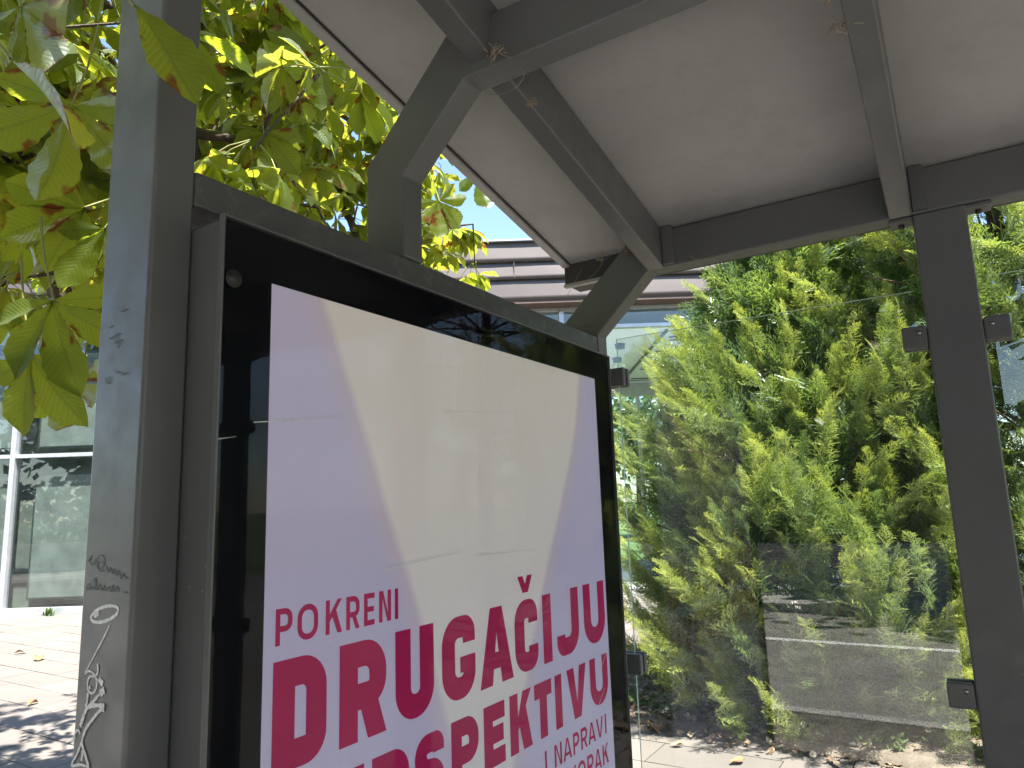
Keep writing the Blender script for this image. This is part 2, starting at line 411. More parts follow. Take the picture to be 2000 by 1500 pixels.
DARK = [[[-1.2208,-0.0679],[-1.2101,-0.0605],[-1.2159,-0.0703],[-1.2017,-0.0725],[-1.198,-0.0652]],
 [[-1.1724,-0.0709],[-1.1839,-0.0686],[-1.1898,-0.0771],[-1.1782,-0.0793],[-1.1704,-0.0696],[-1.1759,-0.0602],[-1.1895,-0.0603],[-1.1935,-0.0724],[-1.1845,-0.083],[-1.1711,-0.0827]],
 [[-1.1654,-0.0743],[-1.1589,-0.0848],[-1.154,-0.0777],[-1.1473,-0.0869],[-1.1428,-0.0798],[-1.1353,-0.089],[-1.1296,-0.0819],[-1.122,-0.0933],[-1.1164,-0.0862],[-1.1093,-0.093],[-1.1041,-0.0906]],
 [[-1.2095,-0.1039],[-1.2182,-0.1078],[-1.2161,-0.1137],[-1.2066,-0.1086],[-1.2023,-0.1132]],
 [[-1.2012,-0.0965],[-1.1946,-0.113],[-1.1946,-0.0939],[-1.1878,-0.1128],[-1.1822,-0.1031],[-1.1743,-0.1135],[-1.1686,-0.1051],[-1.1632,-0.1131],[-1.1551,-0.107],[-1.1478,-0.1138],[-1.1445,-0.1043],[-1.1392,-0.1135],[-1.1313,-0.1063],[-1.1262,-0.1142]],
 [[-1.1126,-0.1144],[-1.1031,-0.1136]],
 [[-1.199,0.3176],[-1.1875,0.3212]],[[-1.1664,0.3416],[-1.1481,0.3424]],[[-1.1967,0.2972],[-1.167,0.3032],[-1.1817,0.2883],[-1.1589,0.2914],[-1.1714,0.2788]],
 [[-1.2014,0.2329],[-1.1954,0.2217],[-1.1862,0.2232]],[[-1.1896,0.2328],[-1.184,0.2243]],[[-1.1721,0.2423],[-1.1669,0.2365],[-1.1579,0.2379]],[[-1.1549,0.2311],[-1.138,0.2328]]]
for i, (pts, wd) in enumerate(WHITE): ribbon('marker_stroke', pts, wd, MAT['tag_white'], fp, 0.637-0.0006-0.00012*i)
for i, pts in enumerate(DARK): ribbon('marker_scribble', pts, 0.0022, MAT['tag_dark'], fp, 0.637-0.0006-0.00012*i)

# ================================================================== ADVERTISING LIGHT BOX
lb = thing('advertising_light_box', W(-1.08, 1.48, -1.72), 'black bordered advertising light box with lavender poster hung in the shelter end frame', 'light box')
BX0, BX1, BY0, BY1, BZ0, BZ1 = -1.30, -1.0, 0.707, 2.252, -1.66, 0.498
ubox('casing', (BX0+0.06, BY0+0.006, BZ0), (BX1-0.012, BY1-0.006, BZ1-0.002), MAT['paint'], lb, 0.006)
ubox('door_frame', (BX1-0.0115, BY0, BZ0), (BX1-0.0075, BY1, BZ1), MAT['paint'], lb, 0.001)
ubox('backing_board', (BX1-0.0072, BY0+0.004, BZ0+0.004), (BX1-0.0062, BY1-0.004, BZ1-0.004), MAT['black'], lb)
gb = ubox('cover_glass', (BX1-0.003, BY0+0.001, BZ0+0.001), (BX1+0.001, BY1-0.001, BZ1-0.001), MAT['boxglass'], lb)
# slim edge lip
for nm, a, b in [('edge_lip', (BX1-0.0072, BY0, BZ0), (BX1+0.0022, BY0+0.0035, BZ1)), ('edge_lip', (BX1-0.0072, BY1-0.0035, BZ0), (BX1+0.0022, BY1, BZ1)),
                 ('edge_lip', (BX1-0.0072, BY0+0.0036, BZ1-0.0035), (BX1+0.0022, BY1-0.0036, BZ1))]:
    ubox(nm, a, b, MAT['paint'], lb)
# small flat dark disc in the top corner
cdisc = link('corner_disc', tube_mesh('corner_disc', [(0, 0, 0), (0.002, 0, 0)], [0.014, 0.014], 20), MAT['gutter'], lb, W(BX1-0.0061, 0.735, 0.392))
link('corner_disc_face', tube_mesh('corner_disc_face', [(0.002, 0, 0), (0.0028, 0, 0)], [0.011, 0.011], 20), simple('disc_grey', (0.02, 0.018, 0.016), 0.5), cdisc, W(BX1-0.0061, 0.735, 0.392))
# poster
PY0, PY1, PZ0, PZ1 = 0.814, 2.137, -1.55, 0.403
def poster_mat():
    m, t, o = mat_new('poster_print'); p = N(t, 'ShaderNodeBsdfPrincipled')
    tc = N(t, 'ShaderNodeTexCoord'); sx = N(t, 'ShaderNodeSeparateXYZ'); L(t, tc.outputs['Object'], sx.inputs[0])
    # object space: y,z in metres about the poster's lower near corner
    y = mathn(t, 'DIVIDE', sx.outputs['Y'], (PY1-PY0)*S); z = mathn(t, 'DIVIDE', sx.outputs['Z'], (PZ1-PZ0)*S)
    def edge(pts):
        fc = N(t, 'ShaderNodeFloatCurve'); c = fc.mapping.curves[0]
        pts = sorted(((zz-PZ0)/(PZ1-PZ0), (yy-PY0)/(PY1-PY0)) for yy, zz in pts)
        c.points[0].location = pts[0]; c.points[1].location = pts[-1]
        for q in pts[1:-1]: c.points.new(*q)
        for q in c.points: q.handle_type = 'AUTO'
        fc.mapping.use_clip = False
        fc.mapping.update(); L(t, z, fc.inputs['Value']); return fc.outputs[0]
    le = edge([(0.931,0.403),(1.012,0.224),(1.062,0.115),(1.114,-0.008),(1.2,-0.2),(1.29,-0.435),(1.34,-0.58),(1.44,-0.9),(1.46,-1.55)])
    re = edge([(2.026,0.403),(1.97,0.203),(1.885,0.031),(1.775,-0.166),(1.708,-0.293),(1.629,-0.47),(1.57,-0.62),(1.47,-0.9),(1.46,-1.55)])
    a = mathn(t, 'SUBTRACT', y, le); b = mathn(t, 'SUBTRACT', re, y)
    mn = mathn(t, 'MINIMUM', a, b)
    fac = N(t, 'ShaderNodeMapRange'); fac.inputs['From Min'].default_value = -0.006; fac.inputs['From Max'].default_value = 0.012; L(t, mn, fac.inputs['Value'])
    rim = ramp(t, mathn(t, 'ABSOLUTE', mathn(t, 'SUBTRACT', mn, 0.0)), [(0.0, (0.5, 0.5, 0.5)), (0.05, (0, 0, 0))])
    lav = ramp(t, z, [(0.45, (0.65, 0.585, 0.80)), (0.72, (0.575, 0.51, 0.74)), (1.0, (0.65, 0.58, 0.79))])
    crm = ramp(t, z, [(0.5, (0.82, 0.765, 0.80)), (0.75, (0.84, 0.77, 0.765)), (1.0, (0.87, 0.80, 0.76))])
    lav = mixc(t, rim, lav, (0.731, 0.577, 0.605))
    c = mixc(t, fac.outputs[0], lav, crm)
    L(t, c, p.inputs['Base Color']); p.inputs['Roughness'].default_value = 0.65
    mp = N(t, 'ShaderNodeMapping'); mp.inputs['Scale'].default_value = (1, 6, 1.2); L(t, tc.outputs['Object'], mp.inputs[0])
    L(t, bump(t, noise(t, mp.outputs[0], 1.6, 3), 0.35, 0.012), p.inputs['Normal'])
    L(t, p.outputs[0], o.inputs[0]); return m
MAT['poster'] = poster_mat()
MAT['ink'] = simple('magenta_ink', (0.44, 0.010, 0.098), 0.7, spec=0.1, var=0.08)
po = link('poster', mesh('poster', [(0,0,0),(0,(PY1-PY0)*S,0),(0,(PY1-PY0)*S,(PZ1-PZ0)*S),(0,0,(PZ1-PZ0)*S)], [(0,1,2,3)]), MAT['poster'], lb, W(BX1-0.0058, PY0, PZ0))
# ---- stroke lettering
def rpath(pts, r, closed=False, sharp=()):
    """polyline with rounded corners: list of (point, corner, arc centre, radius)"""
    P = [Vector((p[0], p[1])) for p in pts]; n = len(P); out = []
    for i in range(n):
        if not closed and i in (0, n-1): out.append((P[i], None, None, 0)); continue
        a, b, c = P[i-1], P[i], P[(i+1) % n]
        da, dc = (a-b), (c-b); rr = min(r, da.length*0.499, dc.length*0.499)
        if i in sharp: out.append((b, None, None, 0)); continue
        p, q = b+da.normalized()*rr, b+dc.normalized()*rr
        ctr = p+(q-b)
        for k in range(9):
            u = k/8*math.pi/2
            out.append((ctr+(p-ctr)*math.cos(u)+(q-ctr)*math.sin(u), b, ctr, rr))
    if closed: out.append(out[0])
    Q = [out[0]]
    for q in out[1:]:
        if (q[0]-Q[-1][0]).length > 1e-6: Q.append(q)
    return Q
def thick(pl, s, closed=False):
    pl = [p if isinstance(p, tuple) else (p, None, None, 0) for p in pl]
    v = []; f = []; n = len(pl)
    for i, (p, cor, ctr, rr) in enumerate(pl):
        if closed: a, c = (pl[i-1][0] if i else pl[-2][0]), (pl[i+1][0] if i < n-1 else pl[1][0])
        else: a, c = pl[max(i-1, 0)][0], pl[min(i+1, n-1)][0]
        d1 = (p-a).normalized() if (p-a).length > 1e-9 else (c-p).normalized()
        d2 = (c-p).normalized() if (c-p).length > 1e-9 else d1
        n1 = Vector((-d1.y, d1.x)); n2 = Vector((-d2.y, d2.x)); m = (n1+n2)
        m = m.normalized() if m.length > 1e-6 else n1
        k = 1/max(0.35, m.dot(n1))
        lft, rgt = p+m*(s/2*k), p-m*(s/2*k)
        if cor is not None and rr < s/2:          # tight bend: the inner side stays at one corner, never folds
            g = ctr-cor; inn = cor+Vector((math.copysign(s/2, g.x), math.copysign(s/2, g.y)))
            if (ctr-p).dot(m) > 0: lft = inn
            else: rgt = inn
        v += [lft, rgt]
        if i: f.append((2*i-2, 2*i-1, 2*i+1, 2*i))
    return v, f
def poly(pts): return [Vector(p) for p in pts], [tuple(range(len(pts)))]
def glyph(ch, w, s):
    """strokes of a capital in a box w x 1 with stroke width s -> list of (verts, faces)"""
    a = s/2; rr = (w-s)/2*0.95; o = []
    def st(pts, r=rr, closed=False, sharp=()): o.append(thick(rpath(pts, r, closed, sharp), s, closed))
    def ln(p, q): o.append(thick([Vector(p), Vector(q)], s))
    if ch == 'I': ln((w/2, 0), (w/2, 1))
    elif ch == 'U': st([(a,1),(a,a),(w-a,a),(w-a,1)])
    elif ch == 'J': st([(w-a,1),(w-a,a),(a,a),(a,0.32)])
    elif ch == 'O': st([(a,a),(w-a,a),(w-a,1-a),(a,1-a)], rr, True)
    elif ch in 'CČ':
        st([(w-a,0.66),(w-a,1-a),(a,1-a),(a,a),(w-a,a),(w-a,0.34)])
        if ch == 'Č':
            o.append(poly([(w*0.18,1.34),(w*0.40,1.34),(w*0.5,1.22),(w*0.60,1.34),(w*0.82,1.34),(w*0.62,1.10),(w*0.38,1.10)]))
    elif ch == 'G':
        st([(w-a,0.66),(w-a,1-a),(a,1-a),(a,a),(w-a,a),(w-a,0.50)])
        o.append(poly([(w*0.53,0.50-s*0.72),(w-s*0.6,0.50-s*0.72),(w-s*0.6,0.50),(w*0.53,0.50)]))
    elif ch == 'D': st([(a,0.002),(a,1-a),(w-a,1-a),(w-a,a),(s,a)], rr, False, (1,))
    elif ch in 'PR':
        h = 0.44
        st([(a,0),(a,1-a),(w-a,1-a),(w-a,h),(s,h)], rr, False, (1,))
        if ch == 'R': o.append(poly([(w*0.42,h-a*0.6),(w*0.42+s*1.05,h-a*0.6),(w,0),(w-s*1.08,0)]))
    elif ch == 'E':
        ln((a,0),(a,1)); 
        for y in (a, 0.5, 1-a): ln((s*0.7,y),(w if y != 0.5 else w*0.93,y))
    elif ch == 'T': ln((w/2,0),(w/2,1-s*0.7)); ln((0,1-a),(w,1-a))
    elif ch == 'S':
        st([(w-a,0.70),(w-a,1-a),(a,1-a),(a,0.52),(w-a,0.48),(w-a,a),(a,a),(a,0.30)], min(rr, 0.21))
    elif ch == 'K':
        ln((a,0),(a,1)); k = s*1.12
        o.append(poly([(s,0.36),(s,0.58),(w-k,1),(w,1)])); o.append(poly([(w*0.36,0.56),(w*0.36+k*0.9,0.72),(w,0),(w-k,0)]))
    elif ch == 'V':
        k = s*1.1
        o.append(poly([(0,1),(k,1),(w/2+k*0.2,0),(w/2-k*0.5,0)])); o.append(poly([(w-k,1),(w,1),(w/2+k*0.5,0),(w/2-k*0.2,0)]))
    elif ch == 'A':
        k = s*1.1
        o.append(poly([(0,0),(k,0),(w/2+k*0.2,1),(w/2-k*0.5,1)])); o.append(poly([(w-k,0),(w,0),(w/2+k*0.5,1),(w/2-k*0.2,1)]))
        o.append(poly([(w*0.22,0.20),(w*0.78,0.20),(w*0.72,0.20+s*0.8),(w*0.28,0.20+s*0.8)]))
    elif ch == 'N':
        ln((a,0),(a,1)); ln((w-a,0),(w-a,1)); o.append(poly([(a,1),(s*1.15,1),(w-a,0),(w-s*1.15,0)]))
    return o
def word(spec, z0, h, s):
    """spec: (char, y0, y1) in survey units; every capital is a sub-part of the poster"""
    for ch, y0, y1 in spec:
        parts = []; x0 = W(BX1-0.0058, 0, 0).x+0.0004
        for k, (v, f) in enumerate(glyph(ch, (y1-y0)/h, s)):
            parts.append(([Vector((0.00012*k, p[0]*h*S, p[1]*h*S)) for p in v], f))
        v, f = merge(parts)
        me = mesh('letter', v, f); bm = bmesh.new(); bm.from_mesh(me)
        bmesh.ops.dissolve_degenerate(bm, dist=1e-6, edges=bm.edges)
        for q in bm.faces:
            q.normal_update()
            if q.normal.x < 0: q.normal_flip()
        bm.to_mesh(me); bm.free()
        link('letter', me, MAT['ink'], po, (x0, y0*S, z0*S+H))
word([('P',.838,.874),('O',.885,.932),('K',.950,.990),('R',1.001,1.036),('E',1.048,1.077),('N',1.090,1.125),('I',1.135,1.148)], -0.222, 0.060, 0.165)
word([('D',.835,.954),('R',.985,1.110),('U',1.137,1.260),('G',1.288,1.413),('A',1.431,1.576),('Č',1.587,1.702),('I',1.724,1.782),('J',1.806,1.941),('U',1.974,2.120)], -0.425, 0.178, 0.265)
word([('P',.835,.935),('E',.957,1.048),('R',1.070,1.176),('S',1.194,1.290),('P',1.316,1.419),('E',1.440,1.529),('K',1.552,1.656),('T',1.671,1.762),('I',1.778,1.822),('V',1.850,1.970),('U',1.995,2.118)], -0.604, 0.138, 0.275)
word([('I',1.712,1.726),('N',1.765,1.806),('A',1.813,1.863),('P',1.872,1.909),('R',1.920,1.960),('A',1.966,2.014),('V',2.020,2.068),('I',2.078,2.092)], -0.694, 0.056, 0.17)
word([('K',1.845,1.885),('O',1.892,1.940),('R',1.952,1.992),('A',1.998,2.046),('K',2.054,2.094)], -0.776, 0.056, 0.17)
# fine scratches on the cover glass
for k, (a, b, t_) in enumerate([((0.778, 0.150), (0.985, 0.176), .0007), ((0.712, 0.118), (0.745, 0.124), .0006), ((1.30, 0.215), (1.62, 0.245), .0006), ((1.10, -0.120), (1.36, -0.105), .0009), ((1.42, -0.118), (1.70, -0.122), .0010), ((2.055, -0.505), (2.10, -0.462), .0012), ((2.03, -0.60), (2.075, -0.560), .0009)]):
    A, B = W(BX1+0.0012+0.0001*k, *a), W(BX1+0.0012+0.0001*k, *b); d = (B-A).normalized(); n_ = Vector((0, -d.z, d.y))*t_
    link('scratch', mesh('scratch', [A-n_-A, A+n_-A, B+n_*.4-A, B-n_*.4-A], [(0, 1, 2, 3)]), MAT['tag_white'], gb, A)
# ================================================================== PAVILION BUILDING (its facade is square to the view)
YAW = 0.5571
FD = 13.49                     # distance to the facade
bld = thing('pavilion_building', (-math.sin(YAW)*FD, math.cos(YAW)*FD, 0), 'glazed pavilion with lapped brown metal fascia behind the shelter', 'building', rz=YAW)
MAT['alu'] = simple('aluminium_frame', (0.50, 0.51, 0.54), 0.35, 0.6, var=0.08)
MAT['fascia'] = simple('fascia_metal', (0.078, 0.066, 0.061), 0.45, 0.2, var=0.07, scale=1.5)
MAT['brown'] = simple('brown_flashing', (0.07, 0.045, 0.035), 0.6)
MAT['winglass'] = glass('facade_glass', (0.92, 0.96, 0.94), 1.55, 0.006, 0.0, 1.1)
MAT['backglass'] = glass('rear_glass', (0.90, 0.96, 0.94), 1.5, 0.01)
MAT['ceil'] = simple('ceiling_white', (0.82, 0.84, 0.78), 0.8, var=0.03)
MAT['blind'] = simple('pale_blind', (0.12, 0.135, 0.127), 0.8, var=0.25, scale=3)
MAT['darkframe'] = simple('dark_sash', (0.03, 0.04, 0.038), 0.4)
MAT['floorin'] = simple('interior_floor', (0.42, 0.40, 0.36), 0.4)
MAT['slot'] = simple('slot_diffuser', (0.05, 0.06, 0.06), 0.5)
def emis(name, c, s):
    m, t, o = mat_new(name); e = N(t, 'ShaderNodeEmission'); e.inputs[0].default_value = (*c, 1); e.inputs[1].default_value = s
    L(t, e.outputs[0], o.inputs[0]); return m
MAT['lampglow'] = emis('downlight_glow', (1.0, 0.82, 0.55), 6.0)
def up(z): return z+H
# fascia strips, each lapped over the one below, cut at the seams
seams = [-15.6, -11.67, -7.74, -3.81, 0.12, 4.05, 7.98, 11.9]
zs = [(4.575, 4.985), (4.225, 4.60), (3.80, 4.25)]
def fascia_mesh(w_, h_, seed):
    nx, nz = 26, 5; v = []; f = []
    r = random.Random(seed); ph = [r.uniform(0, 6) for _ in range(6)]
    for k in range(nz+1):
        for i in range(nx+1):
            x = i/nx*w_; t = k/nz
            edge = min(1, min(i, nx-i)/3)
            wob = 0.010*edge*(math.sin(x*1.9+ph[0]+2*t)+0.7*math.sin(x*3.7+ph[1])*math.sin(t*3))
            y = -0.062+0.058*t+wob*(0.35+t*0.65)*0.35      # bottom proud, leaning back to the top
            v.append((x, y, t*h_))
    for k in range(nz):
        for i in range(nx): a = k*(nx+1)+i; f.append((a, a+1, a+nx+2, a+nx+1))
    n = len(v)
    for i in range(nx+1): v.append((i/nx*w_, 0.0, 0.0))
    for i in range(nx): f.append((n+i, n+i+1, i+1, i))
    n2 = len(v)
    for i in range(nx+1): v.append((i/nx*w_, 0.02, h_))
    for i in range(nx): a = nz*(nx+1)+i; f.append((a, a+1, n2+i+1, n2+i))
    return mesh('fascia_panel', v, f, True)
for j, (z0, z1) in enumerate(zs):
    for i in range(len(seams)-1):
        off = [1.3, 0.0, 2.2][j]
        a = seams[i]+off; wd = 3.93-0.012
        if a > 11: continue
        loc_link('fascia_panel', fascia_mesh(wd, z1-z0, i*7+j), MAT['fascia'], bld, (a, -0.012*0-0.40, up(z0)))
        lbox('seam', (a+wd, -0.455, up(z0)+0.01), (a+wd+0.012, -0.40, up(z1)-0.03), MAT['brown'], bld)
lbox('coping', (-15.6, -0.47, up(4.986)), (15.2, 0.3, up(5.02)), MAT['alu'], bld)
lbox('wall', (-15.6, -0.37, up(3.80)), (15.2, -0.05, up(4.985)), MAT['brown'], bld)
lbox('soffit', (-15.6, -0.447, up(3.735)), (15.2, -0.05, up(3.797)), MAT['brown'], bld)
lbox('roof', (-15.6, -0.04, up(3.80)), (15.2, 7.0, up(4.7)), MAT['ceil'], bld)
# facade grid
MX = [-15.45, -13.45, -11.45, -9.45, -7.45, -5.45, -3.45, -1.45, 1.0, 4.75, 8.5, 12.2, 15.05]
lbox('head_frame', (-15.6, -0.07, up(3.665)), (15.2, 0.05, up(3.733)), MAT['alu'], bld, 0.004)
lbox('sill_frame', (-15.6, -0.10, 0.018), (15.2, 0.05, 0.14), MAT['alu'], bld, 0.004)
for x in MX: lbox('mullion', (x-0.045, -0.10, 0.141), (x+0.045, 0.04, up(3.664)), MAT['alu'], bld, 0.004)
for a, b in zip(MX[:-1], MX[1:]):
    tz = (1.195,) if a < -1.5 else (3.335,)
    for z in tz:
        lbox('transom', (a+0.046, -0.085, up(z)-0.035), (b-0.046, 0.035, up(z)+0.035), MAT['alu'], bld, 0.003)
        lbox('window_pane', (a+0.047, -0.012, 0.142), (b-0.047, 0.0, up(z)-0.036), MAT['winglass'], bld)
        lbox('window_pane', (a+0.047, -0.012, up(z)+0.036), (b-0.047, 0.0, up(3.664)), MAT['winglass'], bld)
    if a < -1.5:     # inner sashes with pale blinds behind the left bays
        for z0, z1 in ((0.30, up(1.195)-0.36), (up(1.195)+0.19, up(3.2))):
            x0, x1 = a+0.34, b-0.10
            f = lbox('sash', (x0-0.05, 0.16, z0-0.05), (x1+0.05, 0.18, z1+0.05), MAT['darkframe'], bld)
            lbox('blind', (x0, 0.135, z0), (x1, 0.158, z1), MAT['blind'], bld, 0.003)
lbox('room_wall', (-15.5, 0.9, 0.02), (-1.46, 1.0, up(3.6)), MAT['blind'], bld)
lbox('side_wall', (-1.46, 0.1, 0.02), (-1.36, 6.7, up(3.6)), MAT['blind'], bld)
# see-through hall: ceiling, lights, rear glazing
lbox('floor', (-1.35, 0.06, 0.02), (15.0, 6.8, 0.05), MAT['floorin'], bld)
lbox('ceiling', (-1.35, 0.06, up(3.32)), (15.0, 6.75, up(3.36)), MAT['ceil'], bld)
lbox('ceiling_band', (3.08, 0.25, up(3.285)), (3.14, 6.6, up(3.318)), MAT['slot'], bld)
for y in (0.9, 2.3, 4.2, 5.9):
    lbox('air_slot', (3.3, y, up(3.300)), (6.4, y+0.10, up(3.318)), MAT['slot'], bld)
    lbox('air_slot', (3.3, y+0.32, up(3.300)), (6.4, y+0.36, up(3.318)), MAT['slot'], bld)
for (x, y, on) in [(2.35, 1.5, 0), (2.5, 3.0, 0), (2.2, 4.4, 0), (2.05, 3.1, 0), (3.95, 1.8, 1), (3.75, 3.6, 1), (4.9, 1.8, 1), (4.9, 3.6, 1), (1.2, 2.2, 0), (1.2, 4.4, 0)]:
    dl = loc_link('downlight', tube_mesh('downlight', [(0, 0, 0), (0, 0, -0.10)], [0.11, 0.10], 14), MAT['slot'], bld, (x, y, up(3.318)))
    if on: loc_link('lamp', tube_mesh('lamp', [(0, 0, -0.101), (0, 0, -0.112)], [0.07, 0.06], 12), MAT['lampglow'], dl)
lbox('rear_beam', (-1.35, 6.76, up(2.95)), (15.0, 6.9, up(3.40)), MAT['alu'], bld)
for x in (-1.3, 3.6, 8.4, 13.2): lbox('rear_mullion', (x-0.05, 6.78, 0.05), (x+0.05, 6.88, up(2.949)), MAT['alu'], bld)
for a, b in ((-1.24, 3.54), (3.66, 8.34), (8.46, 13.14)): lbox('rear_pane', (a, 6.82, 0.06), (b, 6.832, up(2.948)), MAT['backglass'], bld)

# ================================================================== FOLIAGE TOOLS
def mesh_np(name, V, F, mats, attr=None, uv=None, smooth=True):
    """V (n,3); F (m,k) quads or triangles"""
    me = bpy.data.meshes.new(name); n, m, k = len(V), len(F), F.shape[1]
    me.vertices.add(n); me.vertices.foreach_set('co', V.astype(np.float32).ravel())
    me.loops.add(m*k); me.loops.foreach_set('vertex_index', F.astype(np.int32).ravel())
    me.polygons.add(m); me.polygons.foreach_set('loop_start', np.arange(0, m*k, k, dtype=np.int32))
    if smooth: me.polygons.foreach_set('use_smooth', np.ones(m, bool))
    for a, dat in (attr or {}).items():
        at = me.attributes.new(a, 'FLOAT', 'POINT'); at.data.foreach_set('value', dat.astype(np.float32))
    if uv is not None:
        ul = me.uv_layers.new(name='UVMap'); ul.data.foreach_set('uv', uv[F.ravel()].astype(np.float32).ravel())
    for q in mats: me.materials.append(q)
    me.update(); me.validate(); return me
def foliage_mat(name, dif, dif2, tra, tra2, vein=False, brown=0.0, tfac=0.5, rough=0.4, spec=0.3, tipcol=None):
    m, t, o = mat_new(name)
    oi = N(t, 'ShaderNodeObjectInfo'); at = N(t, 'ShaderNodeAttribute', attribute_name='rnd')
    r = mathn(t, 'FRACT', mathn(t, 'ADD', oi.outputs['Random'], at.outputs['Fac']))
    d = mixc(t, r, dif, dif2); tr = mixc(t, r, tra, tra2)
    if tipcol:
        tp = N(t, 'ShaderNodeAttribute', attribute_name='tip').outputs['Fac']
        d = mixc(t, tp, d, tipcol[0]); tr = mixc(t, tp, tr, tipcol[1])
    nrm = None
    if vein:
        uv = N(t, 'ShaderNodeUVMap'); sx = N(t, 'ShaderNodeSeparateXYZ'); L(t, uv.outputs[0], sx.inputs[0])
        u = mathn(t, 'ABSOLUTE', sx.outputs['X'])
        q = mathn(t, 'FRACT', mathn(t, 'SUBTRACT', mathn(t, 'MULTIPLY', sx.outputs['Y'], 15.0), mathn(t, 'MULTIPLY', u, 3.2)))
        ridge = mathn(t, 'ABSOLUTE', mathn(t, 'SUBTRACT', q, 0.5))
        vm = ramp(t, ridge, [(0.0, (1, 1, 1)), (0.13, (0, 0, 0))])
        mid = ramp(t, u, [(0.0, (1, 1, 1)), (0.05, (1, 1, 1)), (0.09, (0, 0, 0))])
        vv = mixc(t, 1.0, vm, mid, 'LIGHTEN')
        d = mixc(t, mathn(t, 'MULTIPLY', vv, 0.25), d, (0.20, 0.24, 0.09)); tr = mixc(t, mathn(t, 'MULTIPLY', vv, 0.35), tr, (0.16, 0.18, 0.03))
        nrm = bump(t, ridge, 0.30, 0.004)
        pos = worldpos(t)
        nb = noise(t, pos, 11, 3, 0.65)
        ed = mathn(t, 'ADD', nb, mathn(t, 'MULTIPLY', u, 0.16))
        ed = mathn(t, 'ADD', ed, mathn(t, 'MULTIPLY', r, 0.12))
        bm_ = ramp(t, ed, [(0.755, (0, 0, 0)), (0.82, (1, 1, 1))])
        bm_ = mixc(t, 1.0, bm_, (brown, brown, brown), 'MULTIPLY')
        d = mixc(t, bm_, d, (0.17, 0.055, 0.022)); tr = mixc(t, bm_, tr, (0.22, 0.05, 0.012))
    df = N(t, 'ShaderNodeBsdfDiffuse'); L(t, d, df.inputs[0])
    tl = N(t, 'ShaderNodeBsdfTranslucent'); L(t, tr, tl.inputs[0])
    gl = N(t, 'ShaderNodeBsdfGlossy'); gl.inputs['Roughness'].default_value = rough; gl.inputs[0].default_value = (0.9, 0.95, 1.0, 1)
    if nrm is not None:
        for q in (df, tl, gl): L(t, nrm, q.inputs['Normal'])
    m1 = N(t, 'ShaderNodeMixShader'); m1.inputs[0].default_value = tfac; L(t, df.outputs[0], m1.inputs[1]); L(t, tl.outputs[0], m1.inputs[2])
    fr = N(t, 'ShaderNodeLayerWeight'); fr.inputs['Blend'].default_value = 0.25
    m2 = N(t, 'ShaderNodeMixShader'); L(t, mathn(t, 'MULTIPLY', fr.outputs['Fresnel'], spec), m2.inputs[0]); L(t, m1.outputs[0], m2.inputs[1]); L(t, gl.outputs[0], m2.inputs[2])
    L(t, m2.outputs[0], o.inputs[0]); return m
def orient(dirs, roll):
    """rotation matrices whose +Y is dirs and whose +Z leans up, rolled"""
    d = dirs/np.linalg.norm(dirs, axis=1, keepdims=True)
    upv = np.tile(np.array([0, 0, 1.0]), (len(d), 1))
    x = np.cross(d, upv); ln = np.linalg.norm(x, axis=1, keepdims=True); x = np.where(ln < 1e-3, np.array([[1., 0, 0]]), x/np.maximum(ln, 1e-6))
    z = np.cross(x, d)
    c, s = np.cos(roll)[:, None], np.sin(roll)[:, None]
    x2 = x*c+z*s; z2 = -x*s+z*c
    return np.stack([x2, d, z2], 2)
def scatter(BV, BF, P, R, sc):
    n = len(P)
    V = np.einsum('nij,vj->nvi', R, BV)*sc[:, None, None]+P[:, None, :]
    F = BF[None]+(np.arange(n)*len(BV))[:, None, None]
    return V.reshape(-1, 3), F.reshape(-1, BF.shape[1])
MAT['bark'] = simple('bark', (0.07, 0.052, 0.04), 0.9, var=0.4, scale=14, bmp=0.8, bscale=50)
MAT['twig'] = simple('twig_brown', (0.11, 0.065, 0.04), 0.85, var=0.3, scale=20)

